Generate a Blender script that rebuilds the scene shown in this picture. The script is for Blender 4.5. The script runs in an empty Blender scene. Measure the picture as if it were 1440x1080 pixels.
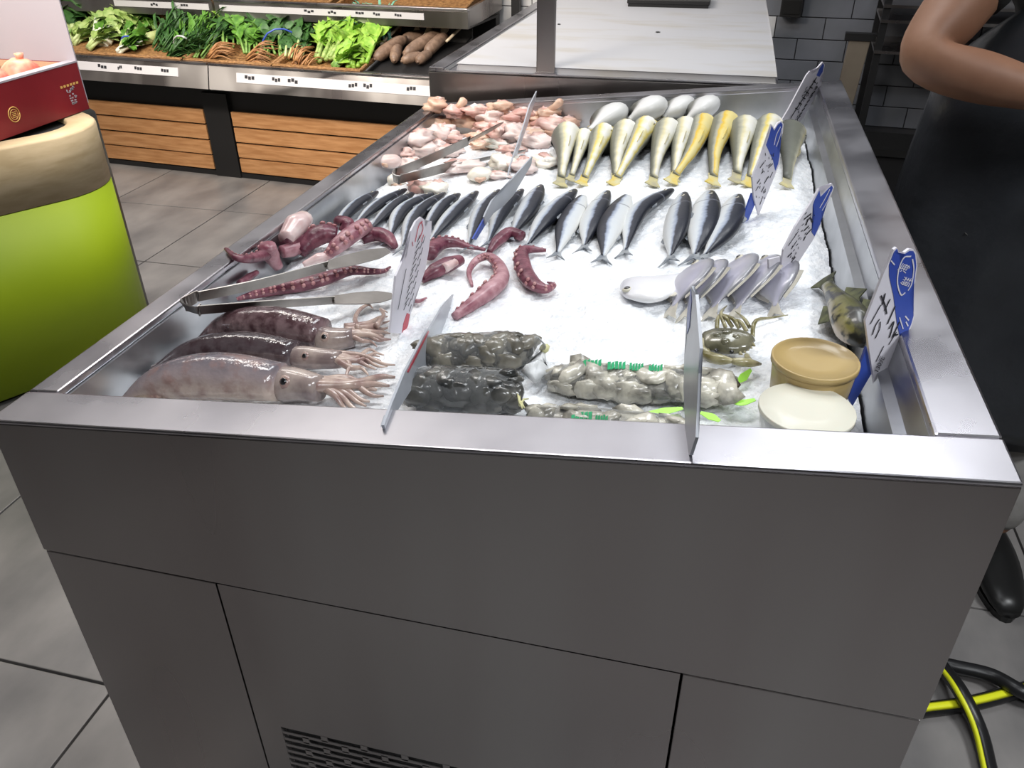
import bpy, bmesh, math, random
from mathutils import Vector as V, Matrix, noise
S = bpy.context.scene
COL = S.collection
PI = math.pi
rnd = random.Random(7)

# ------------------------------------------------------------------ camera, world, lights, exposure
FPX = 1129.29
CAMP = V((0.809, -0.618, 1.4773))
def _rot(y, p, r):
    return Matrix.Rotation(y, 3, 'Z') @ Matrix.Rotation(p, 3, 'X') @ Matrix.Rotation(r, 3, 'Y')
CR = _rot(0.2475, -0.5645, 0.0087)
RIGHT, FWD, UP = CR @ V((1, 0, 0)), CR @ V((0, 1, 0)), CR @ V((0, 0, 1))
cam_d = bpy.data.cameras.new('camera')
cam_d.sensor_width = 36
cam_d.lens = FPX / 1440 * 36
cam_d.clip_start = 0.02
cam = bpy.data.objects.new('camera', cam_d)
COL.objects.link(cam)
cam.matrix_world = Matrix((( RIGHT.x, UP.x, -FWD.x, CAMP.x), (RIGHT.y, UP.y, -FWD.y, CAMP.y), (RIGHT.z, UP.z, -FWD.z, CAMP.z), (0, 0, 0, 1)))
S.camera = cam

wd = bpy.data.worlds.new('world')
S.world = wd
wd.use_nodes = True
wd.node_tree.nodes['Background'].inputs[0].default_value = (0.9, 0.95, 1, 1)
wd.node_tree.nodes['Background'].inputs[1].default_value = 0.25

def area(name, loc, target, sx, sy, watts, col, spread=180):
    l = bpy.data.lights.new(name, 'AREA')
    l.shape = 'RECTANGLE'; l.size = sx; l.size_y = sy; l.energy = watts; l.color = col; l.spread = math.radians(spread)
    o = bpy.data.objects.new(name, l)
    COL.objects.link(o)
    o.location = loc
    o.rotation_euler = (V(target) - V(loc)).to_track_quat('-Z', 'Y').to_euler()
    return o
area('light_counter', (0.75, 1.25, 2.85), (0.6, 0.8, 0.95), 0.5, 1.3, 17.5, (0.93, 0.97, 1))
area('light_counter_left', (-0.25, 1.0, 2.95), (-1.0, 1.2, 0.3), 0.3, 1.0, 15, (1, 0.97, 0.94))
area('light_shelf', (-1.3, 0.4, 2.5), (-1.2, 3.4, 0.3), 2.2, 0.4, 24, (1, 0.89, 0.76), 75)
area('light_fill_back', (-1.3, 2.75, 3.1), (-1.3, 2.75, 0), 4.6, 0.35, 15, (0.97, 0.97, 1))  # added, unseen: gives the steel rims something bright to reflect
area('light_aisle', (-1.9, 2.1, 3.0), (-1.9, 2.4, 0), 2.2, 0.3, 38, (1, 0.93, 0.86), 130)
area('light_front', (1.1, -1.7, 3.0), (1.0, -1.2, 0), 0.9, 0.4, 12, (0.93, 0.96, 1), 100)
area('light_fill_wall', (-1.8, 3.45, 3.12), (-1.9, 4.1, 2.2), 3.6, 0.12, 12, (1, 0.98, 0.97))  # added, unseen: brightens the wall that the left rim mirrors
area('light_fill_back_right', (1.55, 2.65, 3.1), (1.3, 2.0, 0), 0.9, 0.35, 7, (0.95, 0.97, 1))  # added, unseen: brightens the right end of the front rim
area('light_fill_right', (2.3, -0.5, 3.0), (1.6, 0.5, 0), 0.8, 0.3, 16, (0.95, 0.98, 1), 110)  # added, unseen: lifts the dark floor on the right
S.view_settings.view_transform = 'Standard'
S.view_settings.look = 'None'
S.view_settings.gamma = 1
S.view_settings.use_curve_mapping = False
S.view_settings.exposure = 0.35

# ------------------------------------------------------------------ places: rays of the photograph onto real planes
def ray(px, py):
    return FWD + RIGHT * ((px - 720) / FPX) - UP * ((py - 540) / FPX)
def on_plane(px, py, p0, n):
    d = ray(px, py); n = V(n)
    return CAMP + d * ((V(p0) - CAMP).dot(n) / d.dot(n))
def on_z(px, py, z): return on_plane(px, py, (0, 0, z), (0, 0, 1))
W, D = 1.1, 1.625
T0, TS = 0.9274, 0.1012            # rim height on the left and its slope to the right
def top(x): return T0 + TS * x
I0, IS = T0 - 0.062, TS - 0.02
IN = V((-IS, 0, 1)).normalized()
def ice_z(x): return I0 + IS * x
def ice(px, py, h=0.0): return on_plane(px, py, (0, 0, I0 + h), (-IS, 0, 1))
def ice_in(px, py, h=0.0, r=0.0):
    """as ice(), lifted until it lies inside the walls of the well (what leans on a wall stands higher)"""
    for k in range(40):
        p = ice(px, py, h)
        if p.z > top(p.x) + r * 0.4 or (p.x > 0.049 + r and p.y < 1.572 - r and p.x < 1.03 - r): return p
        h += 0.004
    return p
def px2m(p): return (p - CAMP).dot(FWD) / FPX

# ------------------------------------------------------------------ materials
def nd(t, kind, **kw):
    n = t.nodes.new(kind)
    for k, v in kw.items():
        setattr(n, k, v)
    return n
def mat(name, col, rough=0.5, metal=0.0, col2=None, scale=20, detail=4, stretch=None, bump=0, bscale=None, sss=0, coat=0,
        trans=0, alpha=1, emit=0, aniso=0, lo=0.35, hi=0.65, ior=1.45, rough2=None, dist=0.002):
    m = bpy.data.materials.new(name); m.use_nodes = True
    t = m.node_tree; b = t.nodes['Principled BSDF']
    b.inputs['Base Color'].default_value = (*col, 1)
    b.inputs['Roughness'].default_value = rough
    b.inputs['Metallic'].default_value = metal
    b.inputs['IOR'].default_value = ior
    if sss:
        b.inputs['Subsurface Weight'].default_value = sss
        b.inputs['Subsurface Radius'].default_value = (0.01, 0.005, 0.004)
        b.inputs['Subsurface Scale'].default_value = 0.6
    if coat:
        b.inputs['Coat Weight'].default_value = coat; b.inputs['Coat Roughness'].default_value = 0.12
    if trans: b.inputs['Transmission Weight'].default_value = trans
    if alpha < 1: b.inputs['Alpha'].default_value = alpha
    if emit:
        b.inputs['Emission Color'].default_value = (*col, 1); b.inputs['Emission Strength'].default_value = emit
    if aniso:
        b.inputs['Anisotropic'].default_value = aniso
        tg = nd(t, 'ShaderNodeTangent', direction_type='RADIAL', axis='Z')
        t.links.new(tg.outputs[0], b.inputs['Tangent'])
    if col2 or bump or rough2 is not None:
        tc = nd(t, 'ShaderNodeTexCoord'); src = tc.outputs['Object']
        if stretch:
            mp = nd(t, 'ShaderNodeMapping'); mp.inputs['Scale'].default_value = stretch
            t.links.new(src, mp.inputs[0]); src = mp.outputs[0]
        nz = nd(t, 'ShaderNodeTexNoise'); nz.inputs['Scale'].default_value = scale; nz.inputs['Detail'].default_value = detail
        t.links.new(src, nz.inputs['Vector'])
        if col2:
            r = nd(t, 'ShaderNodeValToRGB')
            r.color_ramp.elements[0].position = lo; r.color_ramp.elements[1].position = hi
            r.color_ramp.elements[0].color = (*col, 1); r.color_ramp.elements[1].color = (*col2, 1)
            t.links.new(nz.outputs['Fac'], r.inputs[0]); t.links.new(r.outputs[0], b.inputs['Base Color'])
        if rough2 is not None:
            mr = nd(t, 'ShaderNodeMapRange'); mr.inputs[1].default_value = lo; mr.inputs[2].default_value = hi
            mr.inputs[3].default_value = rough; mr.inputs[4].default_value = rough2
            t.links.new(nz.outputs['Fac'], mr.inputs[0]); t.links.new(mr.outputs[0], b.inputs['Roughness'])
        if bump:
            bn = nd(t, 'ShaderNodeTexNoise'); bn.inputs['Scale'].default_value = bscale or scale; bn.inputs['Detail'].default_value = 5
            t.links.new(src, bn.inputs['Vector'])
            bp = nd(t, 'ShaderNodeBump'); bp.inputs['Strength'].default_value = bump; bp.inputs['Distance'].default_value = dist
            t.links.new(bn.outputs['Fac'], bp.inputs['Height']); t.links.new(bp.outputs[0], b.inputs['Normal'])
    return m
def film(name, col, fac, rough=0.12):
    """thin plastic film: part see-through, part glossy, part milky"""
    m = bpy.data.materials.new(name); m.use_nodes = True
    t = m.node_tree; b = t.nodes['Principled BSDF']; out = t.nodes['Material Output']
    b.inputs['Base Color'].default_value = (*col, 1); b.inputs['Roughness'].default_value = rough
    tr = nd(t, 'ShaderNodeBsdfTransparent'); tr.inputs[0].default_value = (0.97, 0.97, 0.97, 1)
    mx = nd(t, 'ShaderNodeMixShader'); fr = nd(t, 'ShaderNodeFresnel'); fr.inputs[0].default_value = 1.5
    nz = nd(t, 'ShaderNodeTexNoise'); nz.inputs['Scale'].default_value = 60; nz.inputs['Detail'].default_value = 4
    tc = nd(t, 'ShaderNodeTexCoord'); t.links.new(tc.outputs['Object'], nz.inputs['Vector'])
    bp = nd(t, 'ShaderNodeBump'); bp.inputs['Strength'].default_value = 0.8; bp.inputs['Distance'].default_value = 0.004
    t.links.new(nz.outputs['Fac'], bp.inputs['Height']); t.links.new(bp.outputs[0], b.inputs['Normal']); t.links.new(bp.outputs[0], fr.inputs['Normal'])
    ad = nd(t, 'ShaderNodeMath', operation='ADD'); ad.inputs[1].default_value = fac; ad.use_clamp = True
    t.links.new(fr.outputs[0], ad.inputs[0]); t.links.new(ad.outputs[0], mx.inputs[0])
    t.links.new(tr.outputs[0], mx.inputs[1]); t.links.new(b.outputs[0], mx.inputs[2]); t.links.new(mx.outputs[0], out.inputs[0])
    return m
def skin_uv(name, stops, rough=0.3, nscale=30, namt=0.12, metal=0.0, mottle=None, sss=0, coat=0.3, gill=None, lumps=0):
    """fish skin: colour runs from belly (0) to back (1) round the body; u runs head to tail"""
    m = bpy.data.materials.new(name); m.use_nodes = True
    t = m.node_tree; b = t.nodes['Principled BSDF']
    b.inputs['Roughness'].default_value = rough; b.inputs['Metallic'].default_value = metal
    b.inputs['Coat Weight'].default_value = coat; b.inputs['Coat Roughness'].default_value = 0.1
    if sss:
        b.inputs['Subsurface Weight'].default_value = sss; b.inputs['Subsurface Scale'].default_value = 0.004
    uv = nd(t, 'ShaderNodeUVMap'); sp = nd(t, 'ShaderNodeSeparateXYZ'); t.links.new(uv.outputs[0], sp.inputs[0])
    tc = nd(t, 'ShaderNodeTexCoord')
    nz = nd(t, 'ShaderNodeTexNoise'); nz.inputs['Scale'].default_value = nscale; nz.inputs['Detail'].default_value = 5
    t.links.new(tc.outputs['Object'], nz.inputs['Vector'])
    ma = nd(t, 'ShaderNodeMath', operation='MULTIPLY_ADD'); ma.inputs[1].default_value = namt * 2
    sb = nd(t, 'ShaderNodeMath', operation='SUBTRACT'); sb.inputs[1].default_value = namt
    t.links.new(nz.outputs['Fac'], ma.inputs[0]); t.links.new(sp.outputs[1], sb.inputs[0]); t.links.new(sb.outputs[0], ma.inputs[2])
    r = nd(t, 'ShaderNodeValToRGB'); e = r.color_ramp.elements
    e[0].position, e[0].color = stops[0][0], (*stops[0][1], 1)
    e[1].position, e[1].color = stops[-1][0], (*stops[-1][1], 1)
    for p, c in stops[1:-1]:
        k = e.new(p); k.color = (*c, 1)
    t.links.new(ma.outputs[0], r.inputs[0]); c = r.outputs[0]
    if mottle:
        n2 = nd(t, 'ShaderNodeTexNoise'); n2.inputs['Scale'].default_value = mottle[0]; n2.inputs['Detail'].default_value = 3
        t.links.new(tc.outputs['Object'], n2.inputs['Vector'])
        r2 = nd(t, 'ShaderNodeValToRGB'); r2.color_ramp.elements[0].position = mottle[1]; r2.color_ramp.elements[1].position = mottle[2]
        mx = nd(t, 'ShaderNodeMix', data_type='RGBA')
        t.links.new(n2.outputs['Fac'], r2.inputs[0]); t.links.new(r2.outputs[0], mx.inputs[0])
        t.links.new(c, mx.inputs[6]); mx.inputs[7].default_value = (*mottle[3], 1); c = mx.outputs[2]
    if gill:
        # a curved darker line where the gill cover ends
        sb2 = nd(t, 'ShaderNodeMath', operation='SUBTRACT'); sb2.inputs[1].default_value = gill[0]; t.links.new(sp.outputs[0], sb2.inputs[0])
        ab = nd(t, 'ShaderNodeMath', operation='ABSOLUTE'); t.links.new(sb2.outputs[0], ab.inputs[0])
        lt = nd(t, 'ShaderNodeMath', operation='LESS_THAN'); lt.inputs[1].default_value = 0.008; t.links.new(ab.outputs[0], lt.inputs[0])
        ml = nd(t, 'ShaderNodeMath', operation='MULTIPLY'); ml.inputs[1].default_value = 0.6; t.links.new(lt.outputs[0], ml.inputs[0])
        mx = nd(t, 'ShaderNodeMix', data_type='RGBA'); t.links.new(ml.outputs[0], mx.inputs[0])
        t.links.new(c, mx.inputs[6]); mx.inputs[7].default_value = (*gill[1], 1); c = mx.outputs[2]
    t.links.new(c, b.inputs['Base Color'])
    bp = nd(t, 'ShaderNodeBump'); bp.inputs['Strength'].default_value = 0.5 if lumps else 0.25; bp.inputs['Distance'].default_value = 0.006 if lumps else 0.001
    n3 = nd(t, 'ShaderNodeTexNoise'); n3.inputs['Scale'].default_value = 38 if lumps else 160; n3.inputs['Detail'].default_value = 4; t.links.new(tc.outputs['Object'], n3.inputs['Vector'])
    t.links.new(n3.outputs['Fac'], bp.inputs['Height']); t.links.new(bp.outputs[0], b.inputs['Normal'])
    if lumps: t.links.new(bp.outputs[0], b.inputs['Coat Normal'])
    return m

K = {}
K['steel'] = mat('brushed_steel', (0.40, 0.39, 0.40), 0.28, 1, (0.50, 0.50, 0.51), 14, 5, (1, 1, 9), 0.04, 40, aniso=0.5, rough2=0.36)
K['steel_top'] = mat('rim_steel', (0.42, 0.41, 0.44), 0.25, 1, (0.50, 0.49, 0.52), 7, 3, None, 0.012, 60, rough2=0.36)
K['steel_in'] = mat('well_steel', (0.42, 0.43, 0.45), 0.34, 1, (0.52, 0.53, 0.55), 12, 4, None, 0.05, 40)
K['steel_panel'] = mat('panel_steel', (0.36, 0.33, 0.325), 0.26, 1, (0.46, 0.445, 0.44), 4.5, 2, (1, 1, 0.12), 0.02, 14, aniso=0.6, rough2=0.42)
K['tong'] = mat('tong_steel', (0.24, 0.225, 0.21), 0.36, 1, (0.32, 0.30, 0.28), 20)
K['seam'] = mat('dark_seam', (0.02, 0.02, 0.02), 0.8)
K['ice'] = mat('crushed_ice', (0.80, 0.83, 0.87), 0.35, 0, (0.97, 0.98, 1.0), 60, 5, None, 0.9, 170, dist=0.004, coat=0.2)
K['white'] = mat('white_board', (0.47, 0.47, 0.49), 0.5, 0, (0.40, 0.37, 0.32), 3.5, 7, (1, 3, 1), lo=0.5, hi=0.8)
K['tile'] = mat('floor_tile', (0.13, 0.125, 0.125), 0.36, 0, (0.26, 0.245, 0.235), 4, 9, (1.4, 0.8, 1), 0.08, 12, lo=0.3, hi=0.7)
K['grout'] = mat('floor_grout', (0.06, 0.06, 0.06), 0.9)
K['brick_white'] = mat('white_wall_tile', (0.60, 0.61, 0.63), 0.3, 0, (0.66, 0.66, 0.67), 4)
K['brick_shade'] = mat('shaded_wall_tile', (0.16, 0.17, 0.19), 0.3, 0, (0.20, 0.21, 0.24), 5)  # white tile with the shade of the right wall put into its colour
K['wallgrout'] = mat('wall_grout', (0.05, 0.05, 0.055), 0.9)
K['wall'] = mat('plain_wall', (0.42, 0.40, 0.39), 0.8, 0, (0.48, 0.46, 0.45), 2)
K['ceil'] = mat('ceiling_paint', (0.42, 0.41, 0.42), 0.9)
K['black'] = mat('black_metal', (0.012, 0.012, 0.013), 0.45)
K['wood'] = mat('slat_wood', (0.40, 0.19, 0.075), 0.45, 0, (0.55, 0.29, 0.13), 5, 6, (1.2, 10, 14), 0.1, 8)
K['pale_wood'] = mat('collar_wood', (0.40, 0.31, 0.18), 0.55, 0, (0.52, 0.42, 0.27), 4, 6, (2, 2, 9), 0.05, 8)
K['green'] = mat('lime_laminate', (0.26, 0.37, 0.005), 0.5, 0, (0.29, 0.40, 0.006), 3)
K['wicker'] = mat('wicker', (0.16, 0.075, 0.025), 0.6, 0, (0.36, 0.19, 0.07), 60, 4, (1, 1, 3), 0.9, 90, dist=0.006)
K['label'] = mat('label_white', (0.55, 0.54, 0.56), 0.4)
K['ink'] = mat('ink_black', (0.02, 0.02, 0.025), 0.6)
K['red'] = mat('red_card', (0.16, 0.008, 0.015), 0.4, 0, (0.21, 0.014, 0.022), 5)
K['card'] = mat('brown_card', (0.48, 0.33, 0.22), 0.8)
K['whitecard'] = mat('white_card', (0.36, 0.345, 0.40), 0.5)
K['gold'] = mat('gold_print', (0.62, 0.40, 0.12), 0.45)
K['pome'] = mat('pomegranate_skin', (0.62, 0.12, 0.09), 0.4, 0, (0.80, 0.42, 0.28), 18, 3)
K['blue'] = mat('sign_blue', (0.035, 0.07, 0.36), 0.35, 0, (0.05, 0.10, 0.44), 8)
K['signwhite'] = mat('sign_white', (0.68, 0.66, 0.72), 0.35)
K['signgrey'] = mat('sign_back', (0.46, 0.48, 0.53), 0.3, 0, (0.36, 0.38, 0.42), 9)
K['signred'] = mat('sign_red_stain', (0.5, 0.05, 0.08), 0.35)
K['acrylic'] = film('clear_acrylic', (0.8, 0.85, 0.9), 0.12, 0.08)
K['film'] = film('bag_film', (0.85, 0.87, 0.88), 0.05, 0.08)
K['filmpale'] = film('milky_film', (0.9, 0.92, 0.93), 0.35, 0.2)
K['glassy'] = film('tub_plastic', (0.85, 0.85, 0.83), 0.55, 0.3)
K['eye'] = mat('fish_eye', (0.01, 0.01, 0.012), 0.1, coat=1)
K['eyering'] = mat('fish_eye_ring', (0.55, 0.52, 0.42), 0.3)
K['mack'] = skin_uv('mackerel_skin', [(0.0, (0.72, 0.72, 0.70)), (0.40, (0.60, 0.64, 0.68)), (0.52, (0.30, 0.35, 0.46)), (0.60, (0.022, 0.026, 0.042)), (1.0, (0.008, 0.010, 0.018))], 0.42, 55, 0.11, 0.0, coat=0.12, gill=(0.22, (0.15, 0.16, 0.2)))
K['mackfin'] = mat('mackerel_fin', (0.14, 0.16, 0.19), 0.4, 0, (0.34, 0.36, 0.38), 60)
yel = [((0.74, 0.72, 0.60), (0.66, 0.60, 0.36)), ((0.74, 0.68, 0.40), (0.70, 0.56, 0.12)), ((0.74, 0.60, 0.20), (0.70, 0.46, 0.03))]
for i, (a, b_) in enumerate(yel):
    K['croak%d' % i] = skin_uv('croaker_skin_%d' % i, [(0.0, (0.78, 0.77, 0.72) if i < 2 else (0.72, 0.62, 0.28)), (0.06, a), (0.13, b_), (0.21, (0.44, 0.43, 0.33)), (0.36, (0.20, 0.205, 0.165)), (1.0, (0.05, 0.055, 0.05))], 0.5, 30, 0.14, coat=0.05)
K['croakfin'] = mat('croaker_fin', (0.66, 0.50, 0.10), 0.45, 0, (0.60, 0.56, 0.34), 50)
K['croakfin_pale'] = mat('pale_croaker_fin', (0.40, 0.37, 0.26), 0.45, 0, (0.56, 0.50, 0.24), 50)
K['pale_croak'] = skin_uv('pale_croaker_skin', [(0.0, (0.72, 0.72, 0.71)), (0.34, (0.62, 0.62, 0.62)), (0.50, (0.18, 0.18, 0.16)), (1.0, (0.02, 0.024, 0.024))], 0.4, 26, 0.12, coat=0.15)
K['pomf'] = skin_uv('pomfret_skin', [(0.0, (0.80, 0.78, 0.76)), (0.35, (0.66, 0.65, 0.74)), (0.75, (0.50, 0.49, 0.60)), (0.93, (0.34, 0.34, 0.38)), (1.0, (0.16, 0.16, 0.18))], 0.28, 16, 0.10, 0.1)
K['pomfpale'] = skin_uv('pale_pomfret_skin', [(0.0, (0.84, 0.84, 0.85)), (0.7, (0.78, 0.78, 0.83)), (1.0, (0.60, 0.60, 0.66))], 0.3, 12, 0.12)
K['pomffin'] = mat('pomfret_fin', (0.50, 0.47, 0.40), 0.4, 0, (0.66, 0.63, 0.55), 40)
K['rock'] = skin_uv('rockfish_skin', [(0.0, (0.50, 0.42, 0.34)), (0.4, (0.22, 0.20, 0.06)), (0.7, (0.10, 0.10, 0.03)), (1.0, (0.03, 0.03, 0.02))], 0.35, 40, 0.2, mottle=(45, 0.48, 0.58, (0.02, 0.02, 0.015)))
K['rockfin'] = mat('rockfish_fin', (0.03, 0.035, 0.02), 0.4, 0, (0.16, 0.17, 0.07), 60)
K['squid0'] = skin_uv('dark_pink_squid_skin', [(0.0, (0.44, 0.35, 0.32)), (0.5, (0.26, 0.18, 0.18)), (1.0, (0.16, 0.10, 0.11))], 0.16, 16, 0.28, coat=0.5, lumps=1, mottle=(60, 0.40, 0.62, (0.07, 0.035, 0.04)))
K['squid1'] = skin_uv('dark_squid_skin', [(0.0, (0.34, 0.29, 0.29)), (0.5, (0.14, 0.11, 0.12)), (1.0, (0.06, 0.045, 0.05))], 0.14, 20, 0.25, coat=0.6, lumps=1, mottle=(60, 0.40, 0.65, (0.05, 0.03, 0.035)))
K['squid2'] = skin_uv('pale_squid_skin', [(0.0, (0.62, 0.50, 0.40)), (0.55, (0.56, 0.44, 0.38)), (0.8, (0.36, 0.29, 0.29)), (1.0, (0.17, 0.15, 0.17))], 0.16, 14, 0.22, coat=0.5, lumps=1, mottle=(45, 0.46, 0.75, (0.30, 0.18, 0.16)))
K['squidarm'] = mat('squid_arm', (0.30, 0.19, 0.17), 0.25, 0, (0.56, 0.43, 0.36), 35, 4, None, 0.4, 70, coat=0.6)
K['squidhead'] = mat('squid_head', (0.22, 0.165, 0.16), 0.2, 0, (0.50, 0.41, 0.36), 30, 4, None, 0.3, 60, coat=0.7)
K['octo'] = mat('octopus_red', (0.085, 0.013, 0.032), 0.36, 0, (0.26, 0.095, 0.125), 42, 6, None, 0.7, 120, coat=0.15, sss=0.05)
K['octopink'] = mat('octopus_pink', (0.22, 0.06, 0.09), 0.36, 0, (0.52, 0.30, 0.33), 34, 6, None, 0.7, 110, coat=0.15, sss=0.05)
K['octopale'] = mat('octopus_flesh', (0.55, 0.34, 0.34), 0.3, 0, (0.82, 0.68, 0.66), 22, 4, None, 0.3, 60, coat=0.4, sss=0.15)
K['sucker'] = mat('octopus_sucker', (0.40, 0.16, 0.17), 0.35, 0, (0.58, 0.34, 0.33), 60, coat=0.2)
K['meat0'] = mat('meat_pink', (0.56, 0.29, 0.25), 0.35, 0, (0.72, 0.52, 0.47), 24, 5, None, 0.6, 60, sss=0.15, coat=0.3)
K['meat1'] = mat('meat_beige', (0.58, 0.34, 0.24), 0.35, 0, (0.72, 0.52, 0.40), 26, 5, None, 0.6, 60, sss=0.15, coat=0.3)
K['meat2'] = mat('meat_pale', (0.68, 0.52, 0.49), 0.35, 0, (0.78, 0.67, 0.64), 24, 5, None, 0.5, 60, sss=0.15, coat=0.3)
K['meat3'] = mat('meat_cream', (0.82, 0.76, 0.64), 0.35, 0, (0.86, 0.82, 0.74), 30, 4, None, 0.25, 60, sss=0.15, coat=0.3)
K['meat4'] = mat('meat_brown', (0.40, 0.20, 0.14), 0.35, 0, (0.66, 0.44, 0.34), 30, 5, None, 0.6, 60, coat=0.3)
K['clam'] = mat('clam_dark', (0.022, 0.024, 0.024), 0.25, 0, (0.14, 0.135, 0.12), 26, 5, (1, 1, 1), 0.5, 80, coat=0.4)
K['clam2'] = mat('clam_olive', (0.06, 0.055, 0.045), 0.28, 0, (0.28, 0.26, 0.21), 24, 5, (1, 1, 1), 0.5, 80, coat=0.4)
K['oyster'] = mat('oyster_flesh', (0.62, 0.59, 0.50), 0.25, 0, (0.20, 0.19, 0.165), 38, 5, None, 0.6, 70, coat=0.5, lo=0.42, hi=0.66)
K['print'] = mat('green_print', (0.0, 0.28, 0.10), 0.35, 0, (0.01, 0.42, 0.17), 50)
K['tie'] = mat('yellow_tie', (0.62, 0.60, 0.32), 0.5)
K['lime'] = mat('lime_band', (0.40, 0.85, 0.10), 0.45)
K['crab'] = mat('crab_shell', (0.075, 0.072, 0.045), 0.2, 0, (0.20, 0.19, 0.13), 35, 5, None, 0.3, 90, coat=0.7)
K['crableg'] = mat('crab_leg', (0.16, 0.14, 0.05), 0.3, 0, (0.44, 0.40, 0.24), 45, 4, None, 0.2, 90, coat=0.4)
K['tan'] = mat('tan_tub', (0.40, 0.28, 0.11), 0.4, 0, (0.48, 0.35, 0.15), 6, 6, (1, 1, 12), coat=0.3)
K['cream'] = mat('cream_lid', (0.64, 0.62, 0.52), 0.45, 0, (0.70, 0.68, 0.58), 5, 4, sss=0.1, coat=0.2)
K['hose'] = mat('hose_black', (0.012, 0.012, 0.013), 0.35)
K['hoseyel'] = mat('hose_yellow', (0.75, 0.78, 0.02), 0.4)
K['flesh'] = mat('person_skin', (0.21, 0.10, 0.058), 0.55, 0, (0.28, 0.145, 0.088), 9, 4, sss=0.08)
K['shirt'] = mat('black_cotton', (0.012, 0.012, 0.013), 0.85, 0, (0.02, 0.02, 0.02), 30)
K['apron'] = mat('apron_vinyl', (0.020, 0.022, 0.026), 0.32, 0, (0.034, 0.037, 0.043), 4, 4, None, 0.35, 9, dist=0.02)
K['trouser'] = mat('grey_trousers', (0.22, 0.21, 0.20), 0.6, 0, (0.30, 0.29, 0.28), 10, 4, None, 0.5, 14, dist=0.01)
K['shoe'] = mat('black_shoe', (0.012, 0.012, 0.012), 0.35)
K['sole'] = mat('shoe_sole', (0.10, 0.07, 0.05), 0.7)
K['hair'] = mat('black_hair', (0.01, 0.009, 0.008), 0.5)
K['beigepost'] = mat('beige_post', (0.16, 0.13, 0.10), 0.7, 0, (0.20, 0.17, 0.13), 6)
for n_, c1, c2 in [('leaf', (0.05, 0.15, 0.015), (0.13, 0.30, 0.04)), ('darkleaf', (0.018, 0.06, 0.012), (0.05, 0.14, 0.03)), ('brightleaf', (0.15, 0.34, 0.025), (0.32, 0.50, 0.08)),
                   ('paleleaf', (0.18, 0.30, 0.06), (0.36, 0.46, 0.15)), ('blueleaf', (0.10, 0.32, 0.22), (0.20, 0.46, 0.34)), ('purpleleaf', (0.05, 0.03, 0.035), (0.12, 0.06, 0.06)),
                   ('palestem', (0.36, 0.45, 0.16), (0.52, 0.60, 0.30)), ('greenstem', (0.10, 0.22, 0.04), (0.22, 0.36, 0.09)), ('whitestem', (0.74, 0.78, 0.62), (0.82, 0.84, 0.74)),
                   ('rootbrown', (0.24, 0.10, 0.035), (0.42, 0.22, 0.09)), ('yam', (0.13, 0.08, 0.055), (0.25, 0.165, 0.115)), ('yampale', (0.58, 0.47, 0.32), (0.70, 0.60, 0.45)), ('melon', (0.34, 0.40, 0.14), (0.48, 0.52, 0.24))]:
    K[n_] = mat('veg_' + n_, c1, 0.45, 0, c2, 35, 4, None, 0.3, 60)

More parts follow.
